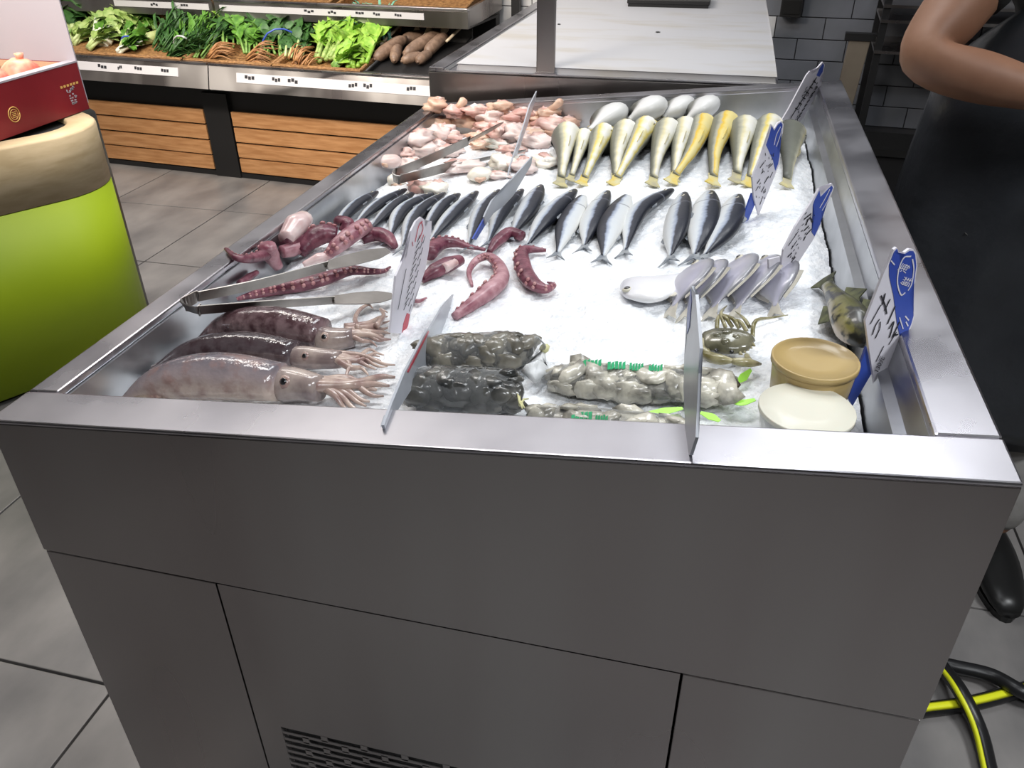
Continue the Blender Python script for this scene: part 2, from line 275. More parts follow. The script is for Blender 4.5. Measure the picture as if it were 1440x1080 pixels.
# ------------------------------------------------------------------ mesh building
OFF = {}
class MB:
    def __init__(self): self.v = []; self.f = []; self.uv = []; self.smooth = []
    def add(self, vs, fs, uvs=None, smooth=True):
        o = len(self.v)
        self.v += [V(p) for p in vs]; self.uv += uvs or [(0, 0)] * len(vs)
        self.f += [[i + o for i in f] for f in fs]; self.smooth += [smooth] * len(fs)
        return self
    def loft(self, rings, uvs=None, cap=True, closed=True):
        n = len(rings[0]); vs = [p for r in rings for p in r]; fs = []
        for i in range(len(rings) - 1):
            for j in range(n if closed else n - 1):
                k = (j + 1) % n
                fs.append([i * n + j, i * n + k, (i + 1) * n + k, (i + 1) * n + j])
        if cap and closed:
            fs.append(list(range(n))[::-1]); fs.append([(len(rings) - 1) * n + j for j in range(n)])
        return self.add(vs, fs, uvs)
    def tube(self, pts, radii, seg=8, cap=True, squash=1.0, up=None):
        pts = [V(p) for p in pts]; rings = []
        if not hasattr(radii, '__len__'): radii = [radii] * len(pts)
        ref = V(up) if up else None
        for i, p in enumerate(pts):
            t = (pts[min(i + 1, len(pts) - 1)] - pts[max(i - 1, 0)]).normalized()
            if ref is None: ref = V((0, 0, 1)) if abs(t.z) < 0.9 else V((1, 0, 0))
            s = t.cross(ref)
            if s.length < 1e-5: s = t.orthogonal()
            s.normalize(); n = s.cross(t)
            if up is None: ref = n
            rings.append([p + s * (math.cos(a) * radii[i]) + n * (math.sin(a) * radii[i] * squash) for a in [2 * PI * k / seg for k in range(seg)]])
        return self.loft(rings, cap=cap)
    def hexa(self, p):
        """eight corners: bottom four counter-clockwise, then top four"""
        return self.add(p, [[3, 2, 1, 0], [4, 5, 6, 7], [0, 1, 5, 4], [1, 2, 6, 5], [2, 3, 7, 6], [3, 0, 4, 7]], smooth=False)
    def box(self, a, b):
        (x0, y0, z0), (x1, y1, z1) = a, b
        return self.hexa([(x0, y0, z0), (x1, y0, z0), (x1, y1, z0), (x0, y1, z0), (x0, y0, z1), (x1, y0, z1), (x1, y1, z1), (x0, y1, z1)])
    def blob(self, c, r, amp=0.2, freq=2.5, seed=0, seg=10, rings=7, axes=None):
        c = V(c); ax = axes or (V((1, 0, 0)), V((0, 1, 0)), V((0, 0, 1)))
        if not hasattr(r, '__len__'): r = (r, r, r)
        vs = []; fs = []
        for i in range(rings + 1):
            th = PI * i / rings
            for j in range(seg if 0 < i < rings else 1):
                ph = 2 * PI * j / seg
                d = V((math.sin(th) * math.cos(ph), math.sin(th) * math.sin(ph), math.cos(th)))
                k = 1 + amp * noise.noise(d * freq + V((seed * 3.1, seed * 1.7, seed * 0.9))) * 2
                vs.append(c + ax[0] * d.x * r[0] * k + ax[1] * d.y * r[1] * k + ax[2] * d.z * r[2] * k)
        idx = lambda i, j: 0 if i == 0 else (len(vs) - 1 if i == rings else 1 + (i - 1) * seg + j % seg)
        for i in range(rings):
            for j in range(seg):
                q = [idx(i, j), idx(i + 1, j), idx(i + 1, j + 1), idx(i, j + 1)]
                u = []
                for a in q:
                    if a not in u: u.append(a)
                fs.append(u)
        return self.add(vs, fs)
    def lathe(self, c, prof, seg=32, axis=None):
        c = V(c)
        return self.loft([[c + V((r * math.cos(2 * PI * k / seg), r * math.sin(2 * PI * k / seg), z)) for k in range(seg)] for r, z in prof])
    def build(self, name, m, parent=None, bevel=0, sub=0):
        me = bpy.data.meshes.new(name)
        off = OFF.get(parent.name, V((0, 0, 0))) if parent else V((0, 0, 0))
        me.from_pydata([p - off for p in self.v], [], self.f)
        uvl = me.uv_layers.new(name='UVMap')
        li = [0] * len(me.loops); me.loops.foreach_get('vertex_index', li)
        fl = []
        for i in li: fl += self.uv[i]
        uvl.data.foreach_set('uv', fl)
        me.polygons.foreach_set('use_smooth', self.smooth)
        bm = bmesh.new(); bm.from_mesh(me)
        if bevel:
            bmesh.ops.bevel(bm, geom=[e for e in bm.edges if e.is_manifold and e.calc_face_angle(0) > 0.6], offset=bevel, segments=2, profile=0.6, affect='EDGES')
        bmesh.ops.recalc_face_normals(bm, faces=bm.faces)
        bm.to_mesh(me); bm.free()
        me.materials.append(m)
        o = bpy.data.objects.new(name, me); COL.objects.link(o)
        if parent: o.parent = parent; OFF[o.name] = off
        return o
def thing(name, label, cat, loc, group=None):
    o = bpy.data.objects.new(name, None); COL.objects.link(o)
    o.empty_display_size = 0.05; o.location = loc; OFF[o.name] = V(loc)
    return tag(o, label, cat, group)
def tag(o, label, cat, group=None):
    o['label'] = label; o['category'] = cat
    if group: o['group'] = group
    return o
def struct(o):
    o['kind'] = 'structure'; return o
def stuff(o):
    o['kind'] = 'stuff'; return o
def cat_rom(pts, n):
    pts = [V(p) for p in pts]
    if len(pts) == 2: return [pts[0].lerp(pts[1], i / (n - 1)) for i in range(n)]
    q = [pts[0] * 2 - pts[1]] + pts + [pts[-1] * 2 - pts[-2]]; out = []
    for i in range(n):
        s = i / (n - 1) * (len(pts) - 1); k = min(int(s), len(pts) - 2); t = s - k
        a, b, c, d = q[k:k + 4]
        out.append(0.5 * ((2 * b) + (c - a) * t + (2 * a - 5 * b + 4 * c - d) * t * t + (3 * b - a - 3 * c + d) * t ** 3))
    return out
def lerp_list(vals, n):
    out = []
    for i in range(n):
        s = i / (n - 1) * (len(vals) - 1); k = min(int(s), len(vals) - 2)
        out.append(vals[k] + (vals[k + 1] - vals[k]) * (s - k))
    return out
def poly_prism(mb, pts, nrm, th):
    """a flat outline given thickness th along -nrm"""
    bm = bmesh.new(); n = V(nrm).normalized()
    vs = [bm.verts.new(p) for p in pts]; f = bm.faces.new(vs)
    bmesh.ops.triangulate(bm, faces=[f])
    base = len(pts)
    tris = [[v.index for v in t.verts] for t in bm.faces] if False else None
    bm.verts.index_update()
    tris = [[v.index for v in t.verts] for t in bm.faces]; bm.free()
    allv = list(pts) + [V(p) - n * th for p in pts]
    fs = tris + [[i + base for i in t[::-1]] for t in tris] + [[i, (i + 1) % base, (i + 1) % base + base, i + base] for i in range(base)]
    return mb.add(allv, fs, smooth=False)

# ------------------------------------------------------------------ room
TILE = 0.672
fl = struct(MB().box((-5, -4.5, -0.08), (4.2, 5, -0.012)).build('floor', K['grout']))
tm = None
for i in range(-6, 6):
    for j in range(-4, 7):
        x0, y0 = -0.302 + i * TILE, 0.262 + j * TILE
        if x0 < -4.2 or x0 > 2.9: continue
        if tm is None:
            t_ = MB().box((0, 0, -0.012), (TILE - 0.006, TILE - 0.006, 0)).build('tile', K['tile'], fl, bevel=0.002)
            tm = t_.data
        else:
            t_ = bpy.data.objects.new('tile', tm); COL.objects.link(t_); t_.parent = fl
        t_.location = (x0, y0, 0)
# object-space texture would repeat on shared tiles: shift it by world position
nt = K['tile'].node_tree
for n in nt.nodes:
    if n.type == 'TEX_COORD':
        geo = nt.nodes.new('ShaderNodeNewGeometry')
        for l in list(n.outputs['Object'].links):
            to = l.to_socket; nt.links.remove(l); nt.links.new(geo.outputs['Position'], to)
struct(MB().box((-5, -4.5, 3.2), (4.2, 5, 3.28)).build('ceiling', K['ceil']))
struct(MB().box((-5.08, -4.5, 0), (-5, 5, 3.2)).build('wall_left', K['wall']))
struct(MB().box((4.2, -4.5, 0), (4.28, 5, 3.2)).build('wall_right', K['wall']))
struct(MB().box((-5, -4.58, 0), (4.2, -4.5, 3.2)).build('wall_front', K['wall']))
AN = math.radians(-4.6)
SU, SV, SO = V((math.cos(AN), math.sin(AN), 0)), V((-math.sin(AN), math.cos(AN), 0)), V((-1.98, 3.473, 0))
def sh(u, v, z): return SO + SU * u + SV * v + V((0, 0, z))
def sbox(mb, u0, u1, v0, v1, z0, z1, dz=0.0):
    """box in the frame of the back wall; dz tilts it up towards the back"""
    return mb.hexa([sh(u0, v0, z0), sh(u1, v0, z0), sh(u1, v1, z0 + dz), sh(u0, v1, z0 + dz), sh(u0, v0, z1), sh(u1, v0, z1), sh(u1, v1, z1 + dz), sh(u0, v1, z1 + dz)])
WV = 0.70      # wall plane, behind the shelf foot
wall = struct(sbox(MB(), -3.4, 6.4, WV, WV + 0.1, 0, 3.2).build('wall_back', K['wallgrout']))
for r in range(4, 15):
    z0 = 0.083 + (r - 1) * 0.0995
    off = 0.115 if r % 2 else 0
    for c in range(-1, 13):
        u0 = 1.35 + c * 0.232 + off
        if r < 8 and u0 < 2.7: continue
        sbox(MB(), u0, u0 + 0.227, WV - 0.008, WV + 0.01, z0, z0 + 0.0945).build('brick', K['brick_white'] if u0 < 2.75 else K['brick_shade'], wall, bevel=0.0015)  # bricks to the right use the tone darkened for shade

sbox(MB(), -3.4, 2.75, WV - 0.012, WV + 0.02, 1.66, 3.19).build('plaster', K['brick_white'], wall)
sbox(MB(), 2.752, 6.4, WV - 0.012, WV + 0.02, 1.66, 3.19).build('plaster', K['brick_shade'], wall)  # upper wall darkened too, to dim what the right rim mirrors

# ------------------------------------------------------------------ the fish counter
def rimbox(mb, x0, x1, y0, y1, d0, d1):
    return mb.hexa([(x0, y0, top(x0) - d1), (x1, y0, top(x1) - d1), (x1, y1, top(x1) - d1), (x0, y1, top(x0) - d1),
                    (x0, y0, top(x0) - d0), (x1, y0, top(x1) - d0), (x1, y1, top(x1) - d0), (x0, y1, top(x0) - d0)])
XL, XR, YF, YB = 0.045, 1.043, 0.066, 1.575
ct = thing('fish_counter', 'long stainless steel display counter filled with crushed ice and seafood', 'counter', (W / 2, D / 2, 0))
PZ = 0.715
rimbox(MB(), 0, W, 0, YF, 0, 0.005).build('front_rim', K['steel_top'], ct, bevel=0.0022)
rimbox(MB(), 0, XL, YF + 0.0015, D, 0, 0.012).build('left_rim', K['steel_top'], ct, bevel=0.003)
rimbox(MB(), XR, W, YF + 0.0015, D, 0, 0.012).build('right_rim', K['steel_top'], ct, bevel=0.003)
rimbox(MB(), XL + 0.001, XR - 0.001, YB, D, 0, 0.012).build('back_rim', K['steel_top'], ct, bevel=0.003)
b = MB()   # walls of the well
def quadwall(p, q, dp, dq, th):
    # slab between two rim points, going down from drop dp to dq with an inward foot
    (x0, y0, ix, iy), (x1, y1, jx, jy) = p, q
    n = V((y1 - y0, x0 - x1, 0)).normalized() * th
    b.hexa([V((ix, iy, top(ix) - dq)), V((jx, jy, top(jx) - dq)), V((jx, jy, top(jx) - dq)) + n, V((ix, iy, top(ix) - dq)) + n,
            V((x0, y0, top(x0) - dp)), V((x1, y1, top(x1) - dp)), V((x1, y1, top(x1) - dp)) + n, V((x0, y0, top(x0) - dp)) + n])
quadwall((XL, YB, XL + 0.006, YB), (XL, YF, XL + 0.006, YF), 0.011, 0.13, -0.004)
quadwall((XL, YF, XL, YF + 0.004), (XR, YF, XR, YF + 0.004), 0.011, 0.13, 0.004)
quadwall((XR, YB, XR, YB - 0.005), (XL, YB, XL, YB - 0.005), 0.011, 0.13, 0.004)
b.build('well_wall', K['steel_in'], ct)
b = MB()
quadwall((XR, YF, XR - 0.004, YF), (XR, YB, XR - 0.004, YB), 0.011, 0.045, 0.004)
quadwall((XR - 0.004, YF, XR - 0.016, YF), (XR - 0.004, YB, XR - 0.016, YB), 0.045, 0.048, 0.004)
quadwall((XR - 0.016, YF, XR - 0.02, YF), (XR - 0.016, YB, XR - 0.02, YB), 0.048, 0.13, 0.004)
b.build('stepped_well_wall', K['steel_in'], ct)
rimbox(MB(), XL + 0.002, XR - 0.002, YF + 0.002, YB - 0.002, 0.128, 0.134).build('well_floor', K['steel_in'], ct)
def hpanel(name, pts_bottom, tops, y0, y1, m):
    (x0, x1), (z0a, z0b), (z1a, z1b) = pts_bottom, tops[0], tops[1]
    return MB().hexa([(x0, y0, z0a), (x1, y0, z0b), (x1, y1, z0b), (x0, y1, z0a), (x0, y0, z1a), (x1, y0, z1b), (x1, y1, z1b), (x0, y1, z1a)]).build(name, m, ct, bevel=0.0012)
hpanel('upper_front_panel', (0.0, W), ((PZ, PZ), (top(0) - 0.0052, top(W) - 0.0052)), 0.0003, 0.015, K['steel_panel'])
gz = PZ - 0.0035
hpanel('lower_front_panel', (0.001, 0.2565), ((0.09, 0.09), (gz, gz)), 0.002, 0.014, K['steel_panel'])
hpanel('lower_front_panel', (0.849, W - 0.001), ((0.09, 0.09), (gz, gz)), 0.002, 0.014, K['steel_panel'])
mid = MB()
VX0, VX1, VZ0, VZ1 = 0.299, 0.80, 0.20, 0.428
for a_, c_ in [((0.2595, VZ1), (0.846, gz)), ((0.2595, 0.09), (0.846, VZ0)), ((0.2595, VZ0), (VX0, VZ1)), ((VX1, VZ0), (0.846, VZ1))]:
    mid.box((a_[0], 0.002, a_[1]), (c_[0], 0.014, c_[1]))
mid.build('lower_front_panel', K['steel_panel'], ct)
g = MB(); rows = 15; ph = (VZ1 - VZ0) / rows
for r in range(rows + 1):
    z = VZ0 + r * ph
    g.box((VX0, 0.003, z - 0.0026), (VX1, 0.0055, z + 0.0026))
    if r < rows:
        for k in range(-1, 12):
            x = VX0 + k * 0.062 + (0.031 if r % 2 else 0)
            if VX0 < x < VX1 - 0.01: g.box((x, 0.003, z), (x + 0.010, 0.0055, z + ph))
stuff(g.build('vent_grille', K['steel_panel'], ct))
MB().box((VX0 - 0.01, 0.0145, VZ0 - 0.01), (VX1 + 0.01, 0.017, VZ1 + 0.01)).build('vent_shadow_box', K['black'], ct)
for nm, x0, x1 in (('side_panel', 0.0, 0.012), ('side_panel', W - 0.012, W)):
    MB().hexa([(x0, 0.016, PZ), (x1, 0.016, PZ), (x1, D, PZ), (x0, D, PZ), (x0, 0.016, top(x0) - 0.0125), (x1, 0.016, top(x1) - 0.0125), (x1, D, top(x1) - 0.0125), (x0, D, top(x0) - 0.0125)]).build(nm, K['steel_panel'], ct)
    for k in range(2):
        MB().box((x0, 0.016 + k * 0.806, 0.09), (x1, 0.016 + k * 0.806 + 0.802, gz)).build('lower_side_panel', K['steel_panel'], ct)
MB().hexa([(0.013, D - 0.014, 0.09), (W - 0.013, D - 0.014, 0.09), (W - 0.013, D - 0.002, 0.09), (0.013, D - 0.002, 0.09), (0.013, D - 0.014, top(0) - 0.0125), (W - 0.013, D - 0.014, top(W) - 0.0125), (W - 0.013, D - 0.002, top(W) - 0.0125), (0.013, D - 0.002, top(0) - 0.0125)]).build('back_panel', K['steel_panel'], ct)
MB().box((0.03, 0.04, 0), (W - 0.03, D - 0.03, 0.09)).build('plinth', K['black'], ct)
MB().box((0.016, 0.018, 0.70), (W - 0.016, 0.03, 0.73)).build('seam_strip', K['seam'], ct)

# crushed ice: one countless heap
NX, NY = 200, 300
vs, fs = [], []
for j in range(NY + 1):
    for i in range(NX + 1):
        u, w = i / NX, j / NY
        x = XL + 0.005 + (XR - 0.022 - XL - 0.005) * u; y = YF + 0.005 + (YB - YF - 0.011) * w
        e = min(x - XL, XR - 0.02 - x, y - YF, YB - y)
        h = -0.018 * max(0, 1 - e / 0.045) ** 1.5
        p = V((x, y, 0))
        h += 0.010 * noise.noise(p * 7) + 0.004 * noise.noise(p * 26) + 0.0035 * noise.noise(p * 75) + 0.002 * noise.noise(p * 170)
        vs.append((x, y, ice_z(x) + h - 0.004))
for j in range(NY):
    for i in range(NX):
        a = j * (NX + 1) + i
        fs.append([a, a + 1, a + NX + 2, a + NX + 1])
ice_o = MB().add(vs, fs).build('crushed_ice', K['ice'])
stuff(tag(ice_o, 'bed of white crushed ice filling the steel counter under the seafood', 'ice'))

# ------------------------------------------------------------------ fish
def frame_at(pts, i, roll, nrm=IN):
    t = (pts[min(i + 1, len(pts) - 1)] - pts[max(i - 1, 0)]).normalized()
    s = nrm.cross(t).normalized(); n = t.cross(s)          # s lies in the ice plane, n points away from it
    w = s * math.cos(roll) + n * math.sin(roll); l = n * math.cos(roll) - s * math.sin(roll)
    return t, w, l
def fish(name, label, cat, group, path, H, T, prof, m, finm, roll=0.0, tail=(0.9, 0.5, 0.35), fins=(), eye=0.09, tprof=None, N=22, belly=1.0, eye_m=None, tail_roll=None):
    """path: head to tail; H half depth (back to belly), T half thickness; the back lies on the +w side"""
    pts = cat_rom(path, N); seg = 16; tprof = tprof or prof
    hp, tp = lerp_list(prof, N), lerp_list(tprof, N)
    rings, uvs = [], []
    for i in range(N):
        t, w, l = frame_at(pts, i, roll); r = []
        for k in range(seg):
            a = 2 * PI * k / seg; c, s_ = math.cos(a), math.sin(a)
            cc = math.copysign(abs(c) ** 0.9, c); hh = H * hp[i] * (belly if c < 0 else 1)
            r.append(pts[i] + w * cc * hh + l * s_ * T * tp[i]); uvs.append((i / (N - 1), 0.5 + 0.5 * c))
        rings.append(r)
    root = thing(name, label, cat, pts[N // 2] - IN * T, group)
    MB().loft(rings, uvs).build('body', m, root)
    L = sum((pts[i + 1] - pts[i]).length for i in range(N - 1))
    t, w, l = frame_at(pts, N - 1, roll if tail_roll is None else tail_roll)
    tl, th, fork = tail
    tl *= H * 1.6; th *= H * 2; q = pts[-1]
    h0 = H * hp[-1]
    poly = [q - t * tl * 0.25 + w * h0, q + t * tl * 0.5 + w * th * 0.55, q + t * tl + w * th, q + t * tl * (1 - fork), q + t * tl - w * th, q + t * tl * 0.5 - w * th * 0.55, q - t * tl * 0.25 - w * h0]
    poly_prism(MB(), [p + l * 0.001 for p in poly], l, 0.002).build('tail_fin', finm, root)
    for (u0, u1, side, ht) in fins:
        i0, i1 = int(u0 * (N - 1)), max(int(u1 * (N - 1)), int(u0 * (N - 1)) + 1)
        lo, hi = [], []
        for i in range(i0, i1 + 1):
            t, w, l = frame_at(pts, i, roll); e = (i - i0) / (i1 - i0)
            base = pts[i] + w * side * H * hp[i] * (belly if side < 0 else 1) * 0.96
            lo.append(base); hi.append(base + w * side * ht * (1 - e * 0.75) * (0.15 if i == i0 else 1) + t * ht * 0.5)
        poly_prism(MB(), lo + hi[::-1], l, 0.0015).build('dorsal_fin' if side > 0 else 'anal_fin', finm, root)
    if eye:
        i = max(1, int(eye * (N - 1))); t, w, l = frame_at(pts, i, roll)
        er = H * 0.13 + 0.0015
        c = pts[i] + l * T * tp[i] * 0.93 + w * H * hp[i] * 0.22
        eo = MB().blob(c, (er, er, er * 0.4), 0, axes=(t, w, l), seg=10, rings=6).build('eye', eye_m or K['eyering'], root)
        MB().blob(c + l * er * 0.25, (er * 0.6, er * 0.6, er * 0.3), 0, axes=(t, w, l), seg=8, rings=5).build('pupil', K['eye'], eo)
    return root

MACK = [((529, 271), (496, 293), (464, 331), 10), ((569, 267), (529, 290), (496, 320), 9), ((579, 273), (549, 294), (514, 330), 10), ((607, 273), (566, 296), (548, 335), 10),
        ((623, 273), (585, 303), (566, 347), 11), ((644, 274), (619, 293), (592, 335), 10), ((669, 271), (636, 303), (604, 340), 11), ((700, 269), (676, 299), (659, 345), 10),
        ((733, 268), (708, 295), (687, 340), 10), ((759, 263), (743, 296), (719, 332), 13), ((807, 269), (772, 304), (742, 344), 13), ((819, 277), (797, 315), (784, 355), 12),
        ((853, 271), (834, 309), (822, 345), 13), ((881, 277), (857, 318), (848, 360), 14), ((943, 268), (898, 298), (879, 352), 13), ((961, 274), (953, 318), (943, 360), 15),
        ((998, 272), (991, 316), (977, 358), 17), ((1037, 277), (1022, 320), (992, 358), 16)]
MLAB = ['thin dark mackerel at the far left end, touching the octopus pile', 'dark mackerel second from the left end of the mackerel row', 'dark mackerel third from the left end of the mackerel row',
        'narrow mackerel fourth from the left, pale belly to its left', 'mackerel fifth from the left with a wide silver flank', 'dark mackerel sixth from the left, behind the white handwritten sign',
        'dark mackerel seventh from the left, right beside the white handwritten sign', 'mackerel just left of the grey leaning sign, tail down', 'mackerel mostly hidden behind the grey leaning sign',
        'silver flanked mackerel just right of the grey leaning sign', 'dark mackerel whose tail touches the C-shaped octopus arm', 'slim pale mackerel tucked against the dark one above the octopus arm',
        'mackerel with white belly and forked tail left of the palest one', 'palest silvery mackerel, standing steep in the middle of the row', 'dark mackerel with its nose bent out to the upper right',
        'steep mackerel, third from the right end of the row', 'broad mackerel, second from the right end of the row', 'last mackerel at the right end, beside the blue price sign']
MP = [0.42, 0.70, 0.88, 0.97, 1.0, 1.0, 0.96, 0.86, 0.70, 0.50, 0.30, 0.17]
for mi, ((a, b_, c, hw), lab) in enumerate(zip(MACK, MLAB)):
    p0 = ice(*b_); H = hw * px2m(p0) * 1.17; T = H * 0.6
    path = [ice(*a, T * 0.75), ice(*b_, T), ice(*c, T * 0.45)]
    fish('mackerel', lab, 'fish', 'mackerels in a row on the ice', path, H, T, MP, K['mack'], K['mackfin'], roll=(0.28 + rnd.uniform(-0.15, 0.15)) if mi not in (11, 13) else PI - 0.15, belly=1.22, tail=(0.85, 0.42, 0.6), fins=((0.34, 0.46, 1, 0.012), (0.62, 0.74, -1, 0.008)), eye=0.1)

CRO = [((795, 180), (793, 215), (789, 250), 15, 0), ((819, 187), (812, 217), (804, 247), 11, 0), ((845, 181), (835, 215), (822, 250), 14, 1), ((876, 176), (868, 212), (866, 248), 15, 0),
       ((904, 172), (888, 210), (868, 250), 15, 1), ((935, 174), (925, 212), (919, 250), 15, 0), ((961, 172), (953, 210), (948, 244), 14, 0), ((985, 168), (972, 210), (950, 246), 15, 2),
       ((1017, 165), (1006, 205), (1003, 248), 16, 2), ((1044, 171), (1040, 210), (1036, 244), 16, 0), ((1078, 169), (1066, 210), (1055, 250), 16, 1), ((1112, 176), (1110, 215), (1107, 252), 15, 0)]
CLAB = ['pale grey croaker at the left end, beside the pink meat', 'slimmest pale croaker, second from the left end of the yellow row', 'buff croaker third from the left end of the yellow row',
        'white bellied croaker whose tail crosses its right neighbour', 'yellow croaker leaning left across the tail of its neighbour', 'pale croaker sixth from the left in the yellow row',
        'pale croaker whose tail is crossed by an orange one', 'orange yellow croaker leaning left over a pale tail', 'brightest yellow croaker, standing straight in the row',
        'white bellied croaker with a round yellow tail, left of the signs', 'yellow croaker partly hidden by the blue topped sign', 'dark sided croaker with yellow fins, last at the right end']
CP = [0.35, 0.66, 0.84, 0.94, 1.0, 1.0, 0.95, 0.84, 0.70, 0.55, 0.43, 0.34, 0.28, 0.26]
for k, ((a, b_, c, hw, ci), lab) in enumerate(zip(CRO, CLAB)):
    p0 = ice(*b_); T = hw * px2m(p0) * 1.36; H = T * 1.12
    hd = ice(a[0], a[1] + hw * 0.95, H * 0.80); lean = V((hd.x - p0.x, hd.y - p0.y, 0)).normalized()
    path = [hd + lean * H * 0.75 - IN * H * 1.2, hd + lean * H * 0.35 - IN * H * 0.25, hd, ice(b_[0], b_[1] + 4, H * 0.62), ice(*c, 0.008)]
    fish('yellow_croaker', lab, 'fish', 'croakers in a row on the ice', path, H, T, CP, K['croak%d' % ci], K['croakfin' if ci else 'croakfin_pale'], roll=-PI / 2 - 0.62 + rnd.uniform(-0.15, 0.1) if k < 11 else -PI - 0.5, tail_roll=-0.35,
         tail=(0.55, 0.22, -0.12), fins=((0.62, 0.74, -1, 0.007),), eye=0, tprof=[0.35, 0.66, 0.84, 0.94, 1.0, 1.0, 0.93, 0.80, 0.64, 0.50, 0.40, 0.32, 0.27, 0.24])
PCR = [((868, 158), (850, 168), (828, 184), 17), ((922, 151), (904, 158), (884, 170), 18), ((962, 146), (948, 155), (932, 166), 15), ((996, 147), (982, 156), (966, 168), 16)]
PLAB = ['white bellied fish at the left of the back pile', 'white bellied fish second from the left in the back pile', 'white fish with a pinkish snout in the back pile', 'white fish at the right end of the back pile']
for (a, b_, c, hw), lab in zip(PCR, PLAB):
    p0 = ice(*b_); H = hw * px2m(p0) * 1.5; T = H * 0.6
    path = [ice(*a, T * 1.0 + 0.016), ice(*b_, T * 1.15 + 0.018), ice(*c, T * 0.9 + 0.012)]
    fish('croaker', lab, 'fish', 'white croakers heaped at the back of the ice', path, H, T, CP, K['pale_croak'], K['croakfin'], roll=PI + 0.42, tail=(0.4, 0.26, 0.1), fins=((0.3, 0.6, 1, 0.012),), eye=0.1)

POM = [((962, 385), (915, 403), (880, 417), 46, 1), ((978, 374), (965, 400), (947, 428), 21, 0), ((1000, 374), (988, 398), (968, 432), 19, 0), ((1040, 366), (1024, 396), (1003, 430), 22, 0),
       ((1076, 366), (1058, 396), (1036, 432), 20, 0), ((1102, 372), (1094, 400), (1090, 428), 16, 0)]
OLAB = ['palest round pomfret lying flat, left end of the pomfret group', 'silver pomfret lapping over the pale flat one', 'lilac pomfret behind the tip of the bluish sign', 'broad lilac pomfret in the middle of the group, above the crab', 'grey pomfret right of the broad lilac one', 'slim pomfret at the right end, under the price sign']
OP = [0.22, 0.60, 0.84, 0.96, 1.0, 0.98, 0.90, 0.74, 0.54, 0.34, 0.19, 0.12]
for k, ((a, b_, c, hw, pale), lab) in enumerate(zip(POM, OLAB)):
    p0 = ice(*b_); H = hw * px2m(p0) * (1.9 if not pale else 1.05); T = 0.010 if not pale else 0.012
    lift = 0.0 if pale else 0.006
    path = [ice(a[0], a[1] - (3 if not pale else 0), T + lift * 2), ice(*b_, T + lift * 2), ice(c[0], c[1] + (3 if not pale else 0), T * 0.6)]
    if pale: path = path[::-1]
    fish('pomfret', lab, 'fish', 'pomfrets lying overlapped on the ice', path, H, T, OP, K['pomfpale'] if pale else K['pomf'], K['pomffin'], roll=(-0.1 if pale else 0.62), tail=(0.5, 0.3, 0.5) if not pale else (0.14, 0.1, 0.3), fins=((0.42, 0.85, 1, 0.010), (0.45, 0.85, -1, 0.008)), eye=0.1 if pale else 0.12)

p0 = ice(1183, 435); H = 25 * px2m(p0)
fish('rockfish', 'dark mottled green and brown rockfish beside the right wall of the well', 'fish', None, [ice(1216, 484, 0.022), ice(1190, 440, 0.028), ice(1164, 402, 0.012)], H, H * 0.72,
     [0.25, 0.6, 0.85, 1, 1, 0.95, 0.85, 0.72, 0.6, 0.5, 0.42, 0.38], K['rock'], K['rockfin'], roll=2.5, tail=(0.8, 0.42, -0.1), fins=((0.25, 0.5, 1, 0.02), (0.55, 0.8, 1, 0.022), (0.5, 0.72, -1, 0.02)), eye=0.1)

# ------------------------------------------------------------------ octopus pieces
def octo(label, pts, rad, m, suck=0, hs=None, side=-1, N=None, group='octopus pieces on the ice', name='octopus'):
    """pts in the photograph, laid on the ice; rad in photograph pixels along the piece"""
    N = N or max(12, len(pts) * 5); k = px2m(ice(*pts[len(pts) // 2]))
    rr = [r * k for r in lerp_list(rad, N)]
    hs = hs or [0] * len(pts); base = cat_rom([ice_in(p[0], p[1], h, 0.006 + rad[min(i, len(rad) - 1)] * k * 0.5) for i, (p, h) in enumerate(zip(pts, hs))], N)
    path = [p + IN * r * 0.8 for p, r in zip(base, rr)]
    root = thing(name, label, 'octopus', base[N // 2], group)
    MB().tube(path, rr, seg=12, up=IN, squash=0.85).build('flesh', m, root)
    if suck:
        s_ = MB()
        for j in range(suck):
            f = (j + 0.5) / suck; i = min(N - 2, int(f * (N - 1)))
            t, w, l = frame_at(path, i, 0); r = rr[i]
            for q in (0.25, 0.85):
                ang = q; c = path[i] + (w * math.cos(ang) * -side + l * math.sin(ang)) * r * 0.98
                nn = (w * math.cos(ang) * -side + l * math.sin(ang)).normalized(); sr = min(0.0062, r * 0.30)
                ax = nn.orthogonal().normalized()
                s_.blob(c, (sr, sr, sr * 0.55), 0, axes=(ax, nn.cross(ax), nn), seg=7, rings=4)
        s_.build('suckers', K['sucker'], root)
    return root
octo('red octopus arm curled like a C, furthest right of the octopus pieces', [(768, 354), (738, 358), (735, 380), (747, 404), (766, 412), (779, 404), (770, 398)], [3, 9, 13, 12, 8, 4, 1.5], K['octo'], 14, side=1)
octo('octopus arm curled into a ring with a long pale end', [(664, 404), (660, 385), (671, 370), (688, 366), (702, 380), (706, 399), (692, 417), (664, 436), (640, 450)], [2, 4, 6, 7, 9, 11, 13, 10, 6], K['octopink'], 18, side=1)
octo('octopus arm stretched right from the white sign, with large suckers', [(682, 353), (660, 350), (640, 347), (620, 351), (604, 366)], [2.5, 4, 8, 11, 12], K['octo'], 12, side=1)
octo('thick cut octopus chunk with white flesh below the stretched arm', [(648, 372), (632, 381), (612, 390), (594, 398)], [9, 13, 12, 5], K['octo'])
octo('pale cut face of octopus flesh beside the white sign', [(640, 374), (626, 383)], [7, 8], K['octopale'], hs=[0.008, 0.008], name='octopus')
octo('brownish octopus arm end lying under the mackerel tails', [(735, 338), (717, 335), (700, 346), (688, 358)], [8, 10, 9, 4], K['octo'])
